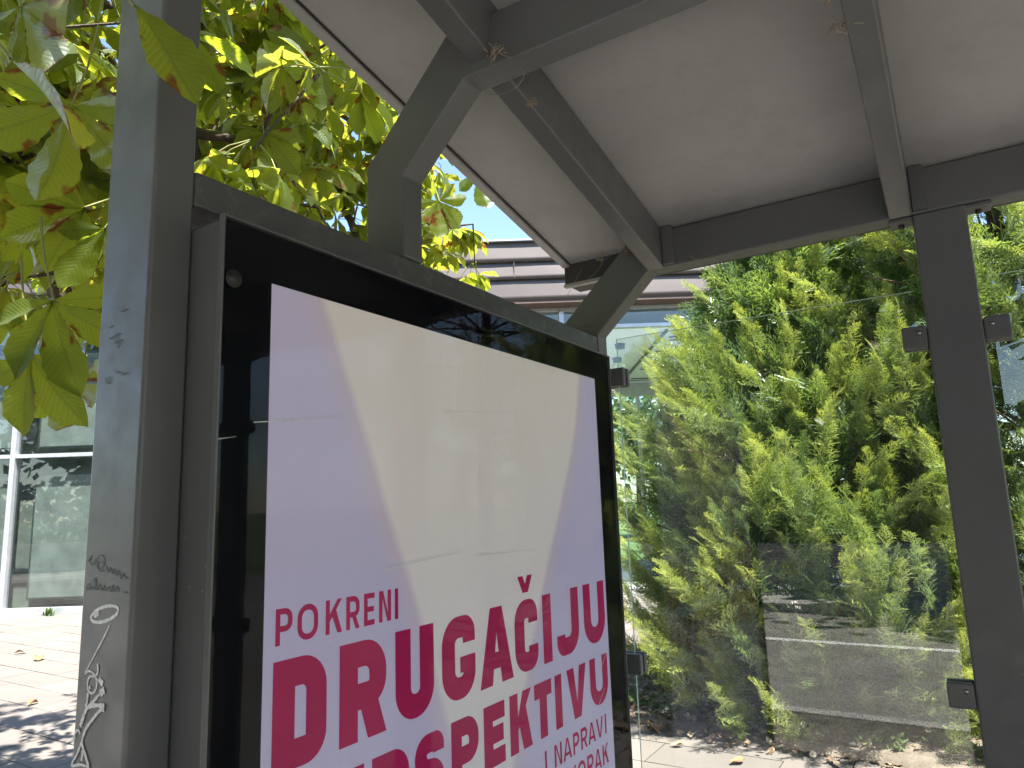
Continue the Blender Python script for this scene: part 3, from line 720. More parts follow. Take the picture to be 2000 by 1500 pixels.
# ================================================================== CYPRESS HEDGE
def spray(seed, nb=15):
    """flat scale-leaf spray along +Y, length about 1, with side fans; returns verts, quads, tip attribute"""
    r = random.Random(seed); V = []; F = []; T = []
    def blade(p, q, w, tw=0.0, t0=0.0, t1=1.0):
        p, q = np.array(p), np.array(q); d = q-p; l = np.linalg.norm(d); d = d/max(l, 1e-6)
        s = np.cross(d, [0, 0, 1.0]); s = s/max(np.linalg.norm(s), 1e-6)
        s = s*math.cos(tw)+np.array([0, 0, 1.0])*math.sin(tw)
        i = len(V)
        V.extend([p-s*w*.5, p+s*w*.5, q+s*w*.22, q-s*w*.22]); T.extend([t0, t0, t1, t1]); F.append((i, i+1, i+2, i+3))
    def axis(t): return np.array([0.05*math.sin(t*2.5+seed), t, 0.10*t-0.22*t*t])
    for i in range(4): blade(axis(i/4), axis((i+1)/4), 0.024*(1.15-i/4), 0.3, 0.6*i/4, 0.6*(i+1)/4)
    for k in range(nb):
        t = 0.10+0.88*k/nb; s = 1 if k % 2 else -1
        ln = (0.40*(1-t)**0.7+0.06)*r.uniform(.75, 1.2)
        a = math.radians(r.uniform(30, 48)); p = axis(t)
        e = p+np.array([s*math.sin(a)*ln, math.cos(a)*ln, r.uniform(-.05, .04)*ln*3])
        blade(p, e, 0.025, r.uniform(-.5, .5), 0.25+0.5*t, 0.55+0.45*t)
        for j in range(3):
            u = 0.22+0.75*j/3; q = p+(e-p)*u; s2 = 1 if j % 2 else -1
            l2 = ln*(0.55*(1-u)+0.2)*r.uniform(.8, 1.3); a2 = (a*s)+s2*math.radians(r.uniform(28, 45))
            q2 = q+np.array([math.sin(a2)*l2, math.cos(a2)*l2, r.uniform(-.1, .1)*l2])
            blade(q, q2, 0.026, r.uniform(-.7, .7), 0.35+0.4*t, 0.6+0.4*t)
    return np.array(V), np.array(F), np.array(T)
SPR = [spray(i, nb) for i, nb in enumerate((14, 12, 13, 12, 14))]
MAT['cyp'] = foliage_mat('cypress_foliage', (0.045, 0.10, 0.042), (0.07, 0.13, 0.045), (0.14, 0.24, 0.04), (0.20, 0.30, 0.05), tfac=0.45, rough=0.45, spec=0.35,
                         tipcol=((0.42, 0.45, 0.085), (0.76, 0.80, 0.11)))  # new-growth tint, brightened to stand for sunlit ends
def prof(z, P):
    return np.interp(z, [p[0] for p in P], [p[1] for p in P])
def cypress(name, cx, cy, P, n, seed, label):
    g = np.random.default_rng(seed)
    t = thing(name, (cx, cy, 0), label, 'cypress tree', 'cypress trees behind the glass wall')
    ztop = P[-1][0]
    # plumes: upswept branch ends, each carrying a dozen sprays; dark gaps stay between them
    npl = n//13
    zz = g.uniform(P[0][0], ztop, npl*4); zz = zz[g.uniform(0, 1, npl*4) < (prof(zz, P)+0.15)/2.0][:npl]; npl = len(zz)
    th = np.where(g.uniform(0, 1, npl) < .74, -np.pi/2+g.uniform(-1.75, 1.75, npl), g.uniform(0, np.pi, npl))   # fuller on the open side
    lump = 0.10*np.sin(th*5+zz*3.1+seed)+0.09*np.sin(th*9-zz*5.3+seed*2)
    deep = g.uniform(0, 1, npl) < 0.47
    rad = prof(zz, P)*(1+lump)*np.where(deep, g.uniform(.55, .82, npl), g.uniform(.84, 1.03, npl))
    out = np.stack([np.cos(th), np.sin(th), np.zeros(npl)], 1)
    tipp = np.stack([cx+rad*np.cos(th), cy+rad*np.sin(th), zz+.10], 1)
    ax = out*g.uniform(.55, 1.0, npl)[:, None]+np.stack([g.normal(-.20, .18, npl), g.normal(0, .18, npl), g.uniform(.55, 1.25, npl)], 1)
    ax /= np.linalg.norm(ax, axis=1, keepdims=True)
    ln = g.uniform(.40, .80, npl)
    k = 13; pid = np.repeat(np.arange(npl), k); m = len(pid)
    u = np.tile(np.linspace(0, 1, k), npl)            # 0 tip .. 1 inner end
    pos = tipp[pid]-ax[pid]*(u*ln[pid])[:, None]
    spread = g.normal(0, 1, (m, 3)); spread -= ax[pid]*(spread*ax[pid]).sum(1)[:, None]; spread /= np.linalg.norm(spread, axis=1, keepdims=True)
    ang = np.radians(8+34*u+g.normal(0, 6, m))
    d = ax[pid]*np.cos(ang)[:, None]+spread*np.sin(ang)[:, None]
    sc = g.uniform(.15, .25, m)*(0.75+0.75*u); R = orient(d, g.normal(0, .8, m))
    pos = pos-R[:, :, 1]*sc[:, None]*0.35
    bright = (g.uniform(.25, 1.0, npl)*np.where(deep, .3, 1.0))[pid]*(1-.55*u)  # tips pale as new growth; sun and shade put into their brightness
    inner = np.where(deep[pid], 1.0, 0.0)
    # inner sprays, coloured as if shaded, that close the see-through gaps
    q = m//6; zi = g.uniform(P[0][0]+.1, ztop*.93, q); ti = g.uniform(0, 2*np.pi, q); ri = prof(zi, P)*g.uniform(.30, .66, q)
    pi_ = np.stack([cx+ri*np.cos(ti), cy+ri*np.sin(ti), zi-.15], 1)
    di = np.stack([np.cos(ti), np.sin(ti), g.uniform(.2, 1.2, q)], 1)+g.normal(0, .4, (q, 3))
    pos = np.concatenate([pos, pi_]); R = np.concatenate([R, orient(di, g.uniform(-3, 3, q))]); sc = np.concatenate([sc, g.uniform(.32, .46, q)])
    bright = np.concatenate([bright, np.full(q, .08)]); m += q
    Vs, Fs, T, RN = [], [], [], []; off = 0
    kind = g.integers(0, len(SPR), m)
    for k, (bv, bf, bt) in enumerate(SPR):
        s = kind == k
        V, F = scatter(bv, bf, pos[s], R[s], sc[s]); Vs.append(V); Fs.append(F+off); off += len(V)
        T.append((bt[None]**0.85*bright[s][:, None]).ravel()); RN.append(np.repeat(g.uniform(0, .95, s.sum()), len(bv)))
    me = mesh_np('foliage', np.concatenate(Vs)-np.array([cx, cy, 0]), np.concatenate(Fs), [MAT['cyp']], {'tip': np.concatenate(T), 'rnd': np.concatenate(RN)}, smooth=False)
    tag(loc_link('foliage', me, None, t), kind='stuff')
    tr = [(0, 0, -.05), (0.04, 0.02, ztop*.3), (-.03, .03, ztop*.6), (0, 0, ztop*.97)]
    loc_link('trunk', tube_mesh('trunk', tr, [.13, .10, .06, .01], 9), MAT['bark'], t)
    parts = []
    for i in range(150):
        z0 = g.uniform(.15, ztop*.9); a = g.uniform(0, 2*math.pi); l = float(prof(z0+.5, P))*g.uniform(.7, .98)
        b = Vector((math.cos(a)*l, math.sin(a)*l, z0+l*g.uniform(.15, .6)))
        md = Vector((math.cos(a)*l*.5, math.sin(a)*l*.5, z0+l*g.uniform(.0, .2)))
        parts.append(tube_vf([(0, 0, z0), md, b], [.022, .012, .004], 4))
    tag(loc_link('branches', mesh('branches', *merge(parts)), MAT['twig'], t), kind='stuff')
    return t
PA = [(0.22, 1.35), (0.5, 1.62), (1.2, 1.72), (1.9, 1.70), (2.6, 1.48), (3.1, 1.10), (4.0, 0.50), (4.7, 0.08)]
PB = [(0.15, 1.1), (0.6, 1.5), (1.6, 1.72), (3.4, 1.72), (4.6, 1.4), (5.6, 0.85), (6.6, 0.1)]
cypress('cypress_tree', -1.20, 6.65, PA, 11200, 3, 'lower bushy cypress tree behind the first glass pane beside the pavilion')
cypress('cypress_tree', 0.50, 6.95, PB, 10000, 5, 'tall cypress tree behind the right-hand glass shelter post')
cypress('cypress_tree', 2.95, 7.0, PB, 1000, 8, 'tall cypress tree at the far right end of the hedge')

# ------------------------------------------------------------------ soil bed, litter, weeds
def bed():
    nx, ny = 60, 24; V = []; F = []
    for j in range(ny+1):
        for i in range(nx+1):
            x = -3.6+8.6*i/nx; yf = 5.42-0.16*(x+2)*0.55+0.07*math.sin(x*3.1)+0.05*math.sin(x*7.7+1)
            y = yf+(9.2-yf)*(j/ny)**1.4
            z = 0.022+(0.0 if j == 0 else 0.02+0.05*min(1, j/6)+random.uniform(0, .018))
            V.append((x, y, z))
    for j in range(ny):
        for i in range(nx): a = j*(nx+1)+i; F.append((a, a+1, a+nx+2, a+nx+1))
    return mesh('soil_bed', V, F, True)
tag(link('soil_bed', bed(), MAT['soil']), kind='structure')
def litter():
    n = 2600; g = np.random.default_rng(5)
    bv = np.array([[-.5, 0, 0], [0, -.35, .10], [.5, 0, 0], [0, .35, .12]]); bf = np.array([[0, 1, 2, 3]])
    x = g.uniform(-3.4, 1.6, n); y = 5.30-0.09*(x+2)+np.abs(g.normal(0, .75, n))+g.uniform(-.12, .1, n)
    P = np.stack([x, y, 0.07+np.minimum(0.06, np.maximum(0, y-5.4)*.06)-.03*(y < 5.45)], 1)
    R = orient(np.stack([g.normal(0, 1, n), g.normal(0, 1, n), g.normal(0, .25, n)], 1), g.normal(0, .5, n))
    V, F = scatter(bv, bf, P, R, g.uniform(.02, .075, n))
    m, t, o = mat_new('leaf_litter'); p = N(t, 'ShaderNodeBsdfPrincipled'); a = N(t, 'ShaderNodeAttribute', attribute_name='rnd').outputs['Fac']
    L(t, ramp(t, a, [(0, (0.10, 0.06, 0.035)), (.4, (0.20, 0.13, 0.075)), (.7, (0.30, 0.24, 0.16)), (1, (0.38, 0.36, 0.31))]), p.inputs['Base Color']); p.inputs['Roughness'].default_value = .9
    L(t, p.outputs[0], o.inputs[0]); MAT['litter'] = m
    me = mesh_np('leaf_litter', V, F, [m], {'rnd': np.repeat(g.uniform(0, 1, n), 4)}, smooth=False)
    tag(link('leaf_litter', me, None), 'brown dry leaf litter under the cypress hedge', 'leaf litter', kind='stuff')
    n = 2200; x = g.uniform(-3.5, 1.2, n); y = 5.52-0.09*(x+2)+np.abs(g.normal(0, .28, n))
    keep = (np.sin(x*4.3)+np.sin(x*9.1+1)+g.normal(0, .7, n)) > -0.2; x, y = x[keep], y[keep]; n = len(x)
    P = np.stack([x, y, g.uniform(.05, .16, n)], 1)
    R = orient(np.stack([g.normal(0, 1, n), g.normal(0, 1, n), np.abs(g.normal(.5, .5, n))], 1), g.normal(0, .8, n))
    bv = np.array([[-.3, 0, 0], [0, -.5, .02], [.3, 0, 0], [0, .6, .05]])
    V, F = scatter(bv, bf, P, R, g.uniform(.03, .07, n))
    MAT['weed'] = foliage_mat('weed_leaf', (0.06, 0.11, 0.035), (0.10, 0.15, 0.05), (0.1, 0.16, 0.03), (0.16, 0.2, 0.05), tfac=.35)
    me = mesh_np('weeds', V, F, [MAT['weed']], {'rnd': np.repeat(g.uniform(0, .95, n), 4)}, smooth=False)
    tag(link('weeds', me, None), 'low green weeds along the edge of the soil bed', 'weeds', kind='stuff')
litter()
def curl_leaf(sz, seed):
    r = random.Random(seed); V = []; F = []
    for i in range(7):
        t = i/6; wd = math.sin(math.pi*min(1, t**.8))*.32*sz+.004
        for j in (-1, -.4, .4, 1): V.append((j*wd*(1-.25*abs(j)), (t-.5)*sz, .012+abs(j)**2*wd*(.5+.3*math.sin(t*5+seed))+.03*sz*math.sin(t*6+seed)+.02*sz))
    for i in range(6):
        for j in range(3): a = i*4+j; F.append((a, a+1, a+5, a+4))
    return mesh('fallen_leaf', V, F, True)
MAT['dead'] = simple('dead_leaf', (0.28, 0.13, 0.055), 0.8, var=.45, scale=30)
MAT['dead2'] = simple('dead_leaf_pale', (0.32, 0.22, 0.13), 0.8, var=.4, scale=30)
FL = [((-2.16, 5.32), .20, .6, 'dead', 'large curled brown leaf on the sunlit paving at the edge of the soil bed'),
      ((-1.90, 5.05), .09, 1.9, 'dead2', 'small pale dry leaf on the paving nearest the lower glass corner'),
      ((-1.45, 4.92), .12, 2.6, 'dead', 'brown dry leaf on the paving below the middle of the first pane'),
      ((-0.95, 4.95), .10, .2, 'dead2', 'pale dry leaf on the paving toward the right glass post'),
      ((-9.9, 4.65), .22, 1.1, 'dead', 'orange brown leaf on the bright paving near the pavilion window'),
      ((-10.6, 4.75), .15, 2.4, 'dead2', 'pale brown leaf on the bright paving left of the orange leaf'),
      ((-7.6, 3.55), .12, .4, 'dead', 'brown leaf lying on the bright paving beside the marked post')]
for i, ((x, y), s, a, mk, lab) in enumerate(FL):
    tag(link('fallen_leaf', curl_leaf(s, i), MAT[mk], None, (x, y, .022), (0, 0, a)), lab, 'leaf', 'fallen leaves on the paving')
# weed tuft at the foot of the pavilion window
def tuft():
    g = random.Random(3); parts = []
    for i in range(40):
        a = g.uniform(0, 6.28); l = g.uniform(.08, .2); p = Vector((g.uniform(-.14, .14), g.uniform(-.04, .04), 0)); d = Vector((math.cos(a)*.6, math.sin(a)*.4, .8)).normalized()*l
        s = Vector((-math.sin(a), math.cos(a), 0))*.014
        parts.append(([p-s, p+s, p+d*.6+s*1.3, p+d, p+d*.6-s*1.3], [(0, 1, 2, 3, 4)]))
    return mesh('weed_tuft', *merge(parts))
fx = -8.5
tag(link('weed_tuft', tuft(), MAT['weed'], None, (math.cos(YAW)*fx-math.sin(YAW)*(FD-.2), math.sin(YAW)*fx+math.cos(YAW)*(FD-.2), .015)), 'small green weed tuft at the foot of the pavilion window', 'weed')

# ================================================================== HORSE CHESTNUT
MAT['chest'] = foliage_mat('chestnut_leaf', (0.045, 0.075, 0.02), (0.07, 0.10, 0.028), (0.42, 0.50, 0.03), (0.58, 0.60, 0.05), vein=True, brown=0.9, tfac=0.58, rough=0.42, spec=0.18)
MAT['petiole'] = simple('petiole_green', (0.22, 0.24, 0.07), .6)
def leaflet(Lg, rows, cols, seed, droop, width=.29):
    """obovate, pleated leaflet along +Y; returns V, F, UV"""
    r = random.Random(seed); V = []; UV = []; F = []
    us = np.linspace(-1, 1, cols)
    prof_t = [0, .08, .25, .45, .62, .75, .86, .94, 1.0]; prof_w = [.02, .16, .46, .80, .98, .97, .68, .28, .0]
    for i in range(rows+1):
        t = i/rows; wv = np.interp(t, prof_t, prof_w)*width*Lg
        ser = 1+(.05 if i % 2 else -.04)*(1 if 0 < t < .97 else 0)
        for u in us:
            x = u*wv*(ser if abs(u) == 1 else 1)
            z = abs(u)*wv*.38-droop*Lg*t*t+.012*Lg*math.sin(t*22+abs(u)*3)*(abs(u) > .2)
            V.append((x+.03*Lg*math.sin(t*2.2+seed), Lg*(t-.10*droop*t*t), z)); UV.append((u, t))
    for i in range(rows):
        for j in range(cols-1): a = i*cols+j; F.append((a, a+1, a+cols+1, a+cols))
    return np.array(V), np.array(F), np.array(UV)
def chest_leaf(seed, rows=10, cols=5, nl=None, fan=1.0, flat=None):
    r = random.Random(seed); nl = nl or r.choice((5, 6, 7)); Vs, Fs, Us = [], [], []; off = 0
    for k in range(nl):
        c = (k-(nl-1)/2)/max(.5, (nl-1)/2)
        Lg = .185*(1-.38*abs(c)**1.5)*r.uniform(.9, 1.1); a = c*math.radians(128)*fan
        dr = r.uniform(.10, .38) if flat is None else flat
        V, F, U = leaflet(Lg, rows, cols, seed*13+k, dr, r.uniform(.205, .26))
        e = Euler((math.radians(-r.uniform(8, 38) if flat is None else -8), math.radians(r.uniform(-25, 25)), 0)).to_matrix()
        Rm = np.array(Matrix.Rotation(-a, 3, 'Z') @ e)
        V = V@Rm.T; Vs.append(V); Fs.append(F+off); Us.append(U); off += len(V)
    V, F, U = np.concatenate(Vs), np.concatenate(Fs), np.concatenate(Us)
    # petiole
    pl = r.uniform(.12, .20); pv, pf = tube_vf([(0, 0, 0), (0, -pl*.5, .025), (0, -pl, .03)], [.0024, .0024, .0035], 4)
    n = len(V); V = np.concatenate([V, np.array([tuple(q) for q in pv])]); F2 = np.array(pf)+n
    U = np.concatenate([U, np.tile([[.05, .5]], (len(pv), 1))])
    return V, np.concatenate([F, F2]), U, len(F), pl
def leaf_mesh(seed, **kw):
    V, F, U, nf, pl = chest_leaf(seed, **kw)
    me = mesh_np('leaf', V, F, [MAT['chest'], MAT['petiole']], uv=U)
    mi = np.zeros(len(F), np.int32); mi[nf:] = 1; me.polygons.foreach_set('material_index', mi)
    return me, pl
TR = Vector((-3.72, 2.25, 0))
tree = thing('chestnut_tree', TR, 'horse chestnut tree with large drooping palmate leaves left of the shelter', 'tree')
gt = np.random.default_rng(21)
# skeleton: trunk, limbs, twigs reaching leaf-cluster points inside the crown
ELLS = [((-3.75, 2.25, 5.2), (2.1, 2.1, 2.3), 130), ((-3.1, 1.9, 3.5), (1.75, 1.7, .9), 190), ((-2.2, .95, 2.95), (.95, .75, .6), 80), ((-2.55, 2.55, 3.40), (1.0, 1.0, .5), 75), ((-1.0, .4, 4.75), (1.5, 1.5, .8), 60), ((-3.3, -1.1, 4.1), (1.7, 1.4, 1.2), 75)]  # last two lobes are unseen, added to shade near leaves and front post
PTS = []
for c, r, n in ELLS:
    k = 0
    while k < n:
        q = gt.normal(0, 1, 3); q = q/np.linalg.norm(q)*gt.uniform(.25, 1)**(1/2.2); p = np.array(c)+q*np.array(r)
        if p[0] > -1.42 and -1.6 < p[1] < 2.7 and p[2] < 3.75: continue                  # clear of the shelter and its roof
        if p[0] > -2.2 and p[1] > 2.0 and p[2] < 4.4: continue
        PTS.append(p); k += 1
nodes = [Vector((TR.x, TR.y, 0.0))]; par = [-1]
for z in (1.0, 2.0, 2.6, 3.2, 4.0, 4.8, 5.6, 6.4):
    nodes.append(Vector((TR.x+.06*math.sin(z*2), TR.y+.06*math.cos(z*1.7), z))); par.append(len(nodes)-2)
ntrunk = len(nodes)
order = sorted(range(len(PTS)), key=lambda i: (PTS[i][0]-TR.x)**2+(PTS[i][1]-TR.y)**2+.4*(PTS[i][2]-4)**2)
tips = []
for i in order:
    p = Vector(PTS[i]); best = min((j for j in range(2, len(nodes))), key=lambda j: (nodes[j]-p).length+max(0, nodes[j].z-p.z-.9)*.6)
    q = nodes[best]; d = p-q; steps = max(1, int(d.length/.38)); last = best
    for s in range(1, steps+1):
        t = s/steps; w_ = q+d*t+Vector((gt.normal(0, .025), gt.normal(0, .025), .10*math.sin(t*math.pi)*min(1, d.length)))
        nodes.append(w_ if s < steps else p); par.append(last); last = len(nodes)-1
    tips.append((last, (p-nodes[par[last]]).normalized()))
cnt = [0]*len(nodes)
for j, _ in tips:
    while j >= 0: cnt[j] += 1; j = par[j]
def rad(j): return .0032*max(1, cnt[j])**.62
root = list(range(len(nodes)))
for j in range(len(nodes)):
    root[j] = j if j < ntrunk or par[j] < ntrunk else root[par[j]]
limbs = {}
for j in range(ntrunk, len(nodes)): limbs.setdefault(root[j], []).append(j)
tp = [n-TR for n in nodes[:ntrunk]]
loc_link('trunk', tube_mesh('trunk', tp, [.20, .16, .145, .13, .11, .09, .07, .05, .03], 12), MAT['bark'], tree)
for rt, js in limbs.items():
    parts = []
    for j in js:
        a, b = nodes[par[j]]-TR, nodes[j]-TR
        ra = rad(par[j]) if par[j] >= ntrunk else rad(j)*1.15
        parts.append(tube_vf([a, b], [ra, rad(j)], 5))
    loc_link('branch', mesh('branch', *merge(parts), True), MAT['bark'], tree)
# leaves on the twig tips
variants = [leaf_mesh(100+i) for i in range(9)]
low = [chest_leaf(200+i, rows=5, cols=3) for i in range(7)]
allv = []
for j, d in tips:
    for k in range(int(gt.integers(4, 7))):
        a = gt.uniform(0, 2*math.pi)
        out = Vector((math.cos(a), math.sin(a), gt.uniform(-.55, .25)))+d*.6; out.normalize()
        allv.append((nodes[j].copy(), out, gt.uniform(.58, .92), gt.normal(0, .5)))
eye = Vector((0, 0, H)); CMt = CM.transposed()
def vis_size(p, s):
    c = CMt @ (p-eye)
    if c.z > -.3: return 0
    x, y = -c.x/c.z*.99, -c.y/c.z*.99
    return s/-c.z if abs(x) < .86 and -.35 < y < .70 else 0
allv2 = []
for (p, o, s, rl) in allv:
    c = p+o*.17*s
    if c.x > -1.36 and -1.7 < c.y < 2.75 and c.z < 3.5: continue
    m_ = CMt @ (c-eye)
    if c.z < 2.30 or (c.y > 1.75 and c.x > -2.35 and c.z < 3.35): continue
    allv2.append((p, o, s, rl))
allv2.sort(key=lambda q: -vis_size(q[0]+q[1]*.17, q[2]))
def leaf_matrix(p, o, rl):
    R = orient(np.array([tuple(o)]), np.array([rl]))[0]
    return Matrix(R.tolist())
HERO = 14
for i, (p, o, s, rl) in enumerate(allv2[:300-HERO]):
    me, pl = variants[i % len(variants)]
    ob = bpy.data.objects.new('leaf', me); col.objects.link(ob); ob.parent = tree
    Rm = leaf_matrix(p, o, rl)
    ob.matrix_local = Matrix.Translation(p+o*(pl*s)-TR) @ Rm.to_4x4() @ Matrix.Scale(s, 4)
rest = allv2[300-HERO:]
ks = gt.integers(0, len(low), len(rest)); Vs, Fs, Us, Rn = [], [], [], []; off = 0
for k, (bv, bf, bu, nf, pl) in enumerate(low):
    idx = [i for i in range(len(rest)) if ks[i] == k]
    P = np.array([tuple(rest[i][0]+rest[i][1]*(pl*rest[i][2])-TR) for i in idx]); O = np.array([tuple(rest[i][1]) for i in idx])
    V, F = scatter(bv, bf, P, orient(O, np.array([rest[i][3] for i in idx])), np.array([rest[i][2] for i in idx]))
    Vs.append(V); Fs.append(F+off); off += len(V); Us.append(np.tile(bu, (len(idx), 1))); Rn.append(np.repeat(gt.uniform(0, .95, len(idx)), len(bv)))
tag(loc_link('leaves', mesh_np('leaves', np.concatenate(Vs), np.concatenate(Fs), [MAT['chest']], {'rnd': np.concatenate(Rn)}, np.concatenate(Us)), None, tree), kind='stuff')
# single leaves hanging closest to the shelter: centre, direction of the middle leaflet, leaf normal, size, number of leaflets
HL = [
    ((-1.301, 0.596, 2.461), (-0.309, -0.003, -0.951), (-0.593, 0.668, 0.19), 1.05, 5, 0.8),
    ((-1.409, 0.545, 2.679), (0.34, 0.382, -0.859), (-0.242, 0.867, 0.29), 1.0, 5, 0.7),
    ((-1.086, 0.413, 2.373), (0.746, 0.354, -0.564), (0.325, 0.425, 0.697), 1.05, 1, 0.3),
    ((-0.89, 0.479, 2.413), (0.605, 0.298, -0.739), (0.594, -0.583, 0.251), 0.95, 1, 0.35),
    ((-1.5, 0.729, 2.366), (-0.587, -0.718, -0.375), (-0.717, 0.303, 0.541), 0.95, 5, 0.6),
    ((-1.473, 0.671, 2.146), (0.198, 0.029, -0.98), (0.495, -0.658, 0.081), 1.05, 5, 0.7),
    ((-1.543, 0.67, 2.048), (0.2, -0.001, -0.98), (0.492, -0.67, 0.101), 1.0, 4, 0.5),
    ((-1.975, 0.967, 2.085), (0.193, -0.152, -0.969), (-0.245, 0.534, -0.133), 0.95, 5, 0.8),
    ((-1.469, 0.757, 2.322), (-0.566, -0.193, -0.802), (-0.689, 0.577, 0.347), 0.8, 3, 0.4),
    ((-1.665, 1.529, 3.238), (-0.758, -0.365, -0.541), (-0.663, 0.551, 0.558), 1.1, 5, 0.75),
    ((-1.907, 2.478, 3.117), (0.204, 0.311, -0.928), (-0.304, 0.843, 0.216), 1.05, 6, 0.8),
    ((-1.685, 2.482, 3.187), (0.088, 0.246, -0.965), (-0.366, 0.812, 0.174), 1.0, 3, 0.5),
    ((-1.706, 1.337, 2.872), (-0.116, 0.123, -0.986), (0.348, -0.597, -0.116), 1.05, 5, 0.7),
    ((-1.641, 1.911, 3.193), (-0.687, -0.297, -0.663), (-0.691, 0.552, 0.469), 1.1, 4, 0.7)]
for i, (c, d, n_, s, nl, fan) in enumerate(HL):
    me, pl = leaf_mesh(300+i, rows=14, cols=7, nl=nl, fan=fan, flat=.16)
    d = Vector(d).normalized(); n_ = Vector(n_); x = d.cross(n_).normalized(); z = x.cross(d)
    Rm = Matrix((x, d, z)).transposed()
    ob = bpy.data.objects.new('leaf', me); col.objects.link(ob); ob.parent = tree
    ob.matrix_local = Matrix.Translation(Vector(c)-TR) @ Rm.to_4x4() @ Matrix.Scale(s, 4)

# ================================================================== OTHER TREES (seen through the hall, and in reflections)
MAT['far'] = foliage_mat('broadleaf', (0.045, 0.08, 0.02), (0.07, 0.11, 0.03), (0.10, 0.17, 0.03), (0.14, 0.2, 0.04), tfac=.35)
def round_tree(name, x, y, h, r, n, seed, label, group):
    g = np.random.default_rng(seed); t = thing(name, (x, y, 0), label, 'tree', group)
    loc_link('trunk', tube_mesh('trunk', [(0, 0, -.1), (.05, 0, h*.35), (0, .05, h*.7)], [.03*h, .022*h, .008*h], 8), MAT['bark'], t)
    nb = 26; cc = g.normal(0, 1, (nb, 3)); cc /= np.linalg.norm(cc, axis=1, keepdims=True); cc *= g.uniform(.3, .8, (nb, 1))*np.array([r, r, h*.33]); cc[:, 2] += h*.62
    parts = [tube_vf([(0, 0, h*.4), tuple(c*.5+np.array([0, 0, h*.25])), tuple(c)], [.012*h, .007*h, .002*h], 5) for c in cc]
    loc_link('branches', mesh('branches', *merge(parts), True), MAT['bark'], t)['kind'] = 'stuff'
    P = cc[g.integers(0, nb, n)]+g.normal(0, 1, (n, 3))*np.array([r, r, h*.33])*.2
    bv = np.array([[-.5, 0, 0], [0, -.8, .05], [.5, 0, 0], [0, .8, .1]]); bf = np.array([[0, 1, 2, 3]])
    V, F = scatter(bv, bf, P, orient(g.normal(0, 1, (n, 3)), g.uniform(-3, 3, n)), g.uniform(.14, .28, n)*(1.9 if h > 10 else 1.0))
    tag(loc_link('crown', mesh_np('crown', V, F, [MAT['far']], {'rnd': np.repeat(g.uniform(0, .95, n), 4)}, smooth=False), None, t), kind='stuff')
def bpos(r_, d_): return (math.cos(YAW)*r_-math.sin(YAW)*d_, math.sin(YAW)*r_+math.cos(YAW)*d_)
for i, (r_, d_, h, rr) in enumerate([(6.2, 36, 8.5, 4.2), (12.5, 34, 8, 4), (-1.5, 40, 7.0, 3.6)]):
    round_tree('broadleaf_tree', *bpos(r_, d_), h, rr, 5000, 40+i, ['rounded tree seen through the pavilion hall left of the cypress', 'rounded tree beyond the pavilion behind the cypress hedge', 'rounded tree standing behind the pavilion roof'][i], 'trees beyond the pavilion')
for i, (x, y, h, rr) in enumerate([(20, -1.0, 8, 3.2), (24, 13, 8, 3.4), (11.0, -12.5, 11, 4.6), (3.5, -13, 12, 4.8), (-4.5, -12.5, 11, 4.6), (18, -13, 11, 4.6), (27, 1, 8, 3.5), (21, 5, 9, 4), (-12, -13, 11, 4.6)]):  # tall crowns across the road added to cut sky light and veil
    round_tree('street_tree', x, y, h, rr, 8000, 60+i, ['street tree on the near pavement well past the shelter', 'tree past the end of the cypress hedge', 'tree left of the right-hand house across the road', 'tree in the middle between the two houses across the road', 'tree in front of the left-hand house across the road', 'tree right of the right-hand house across the road', 'second street tree along the near pavement past the shelter', 'farthest street tree along the near pavement', 'tree left of the left-hand house across the road'][i], 'street trees mirrored in the glass')

# ================================================================== ACROSS THE ROAD (mirrored in the panes)
MAT['render'] = simple('house_render', (0.33, 0.31, 0.275), .85, var=.08)
MAT['tile'] = simple('roof_tile', (0.16, 0.11, 0.09), .8, var=.3, scale=5)
MAT['wglass'] = simple('house_window', (0.03, 0.035, 0.04), .1)
MAT['lowwall'] = simple('garden_wall', (0.42, 0.39, 0.33), .85, bmp=.3)
def house(x, y, wd, dp, h, label):
    t = thing('house', (x, y, 0), label, 'house', 'houses across the road')
    lbox('wall', (-wd/2, -dp, -.1), (wd/2, 0, h), MAT['render'], t)
    v = [(-wd/2-.4, .4, h), (wd/2+.4, .4, h), (wd/2+.4, -dp-.4, h), (-wd/2-.4, -dp-.4, h), (-wd/2+1.5, -dp/2, h+2), (wd/2-1.5, -dp/2, h+2)]
    loc_link('roof', mesh('roof', v, [(0, 1, 5, 4), (1, 2, 5), (2, 3, 4, 5), (3, 0, 4), (3, 2, 1, 0)]), MAT['tile'], t)
    k = int(wd//2.2)
    for i in range(k):
        for z in ((1.0, 2.3), (3.8, 5.1)):
            if z[1] > h: continue
            cx = -wd/2+(i+.5)*wd/k
            f = lbox('window', (cx-.55, .0, z[0]), (cx+.55, .05, z[1]), MAT['alu'], t)
            lbox('window_glass', (cx-.48, .051, z[0]+.07), (cx+.48, .06, z[1]-.07), MAT['wglass'], t)
house(-7, -19, 13, 8, 5.8, 'cream rendered house with tiled hip roof across the road, left')
house(9, -20, 12, 8, 6.2, 'cream rendered house with tiled hip roof across the road, right')
gw = tag(box('garden_wall', (-24, -9.75, -.1), (26, -9.5, .85), MAT['lowwall']), 'pale low garden wall across the road', 'wall')
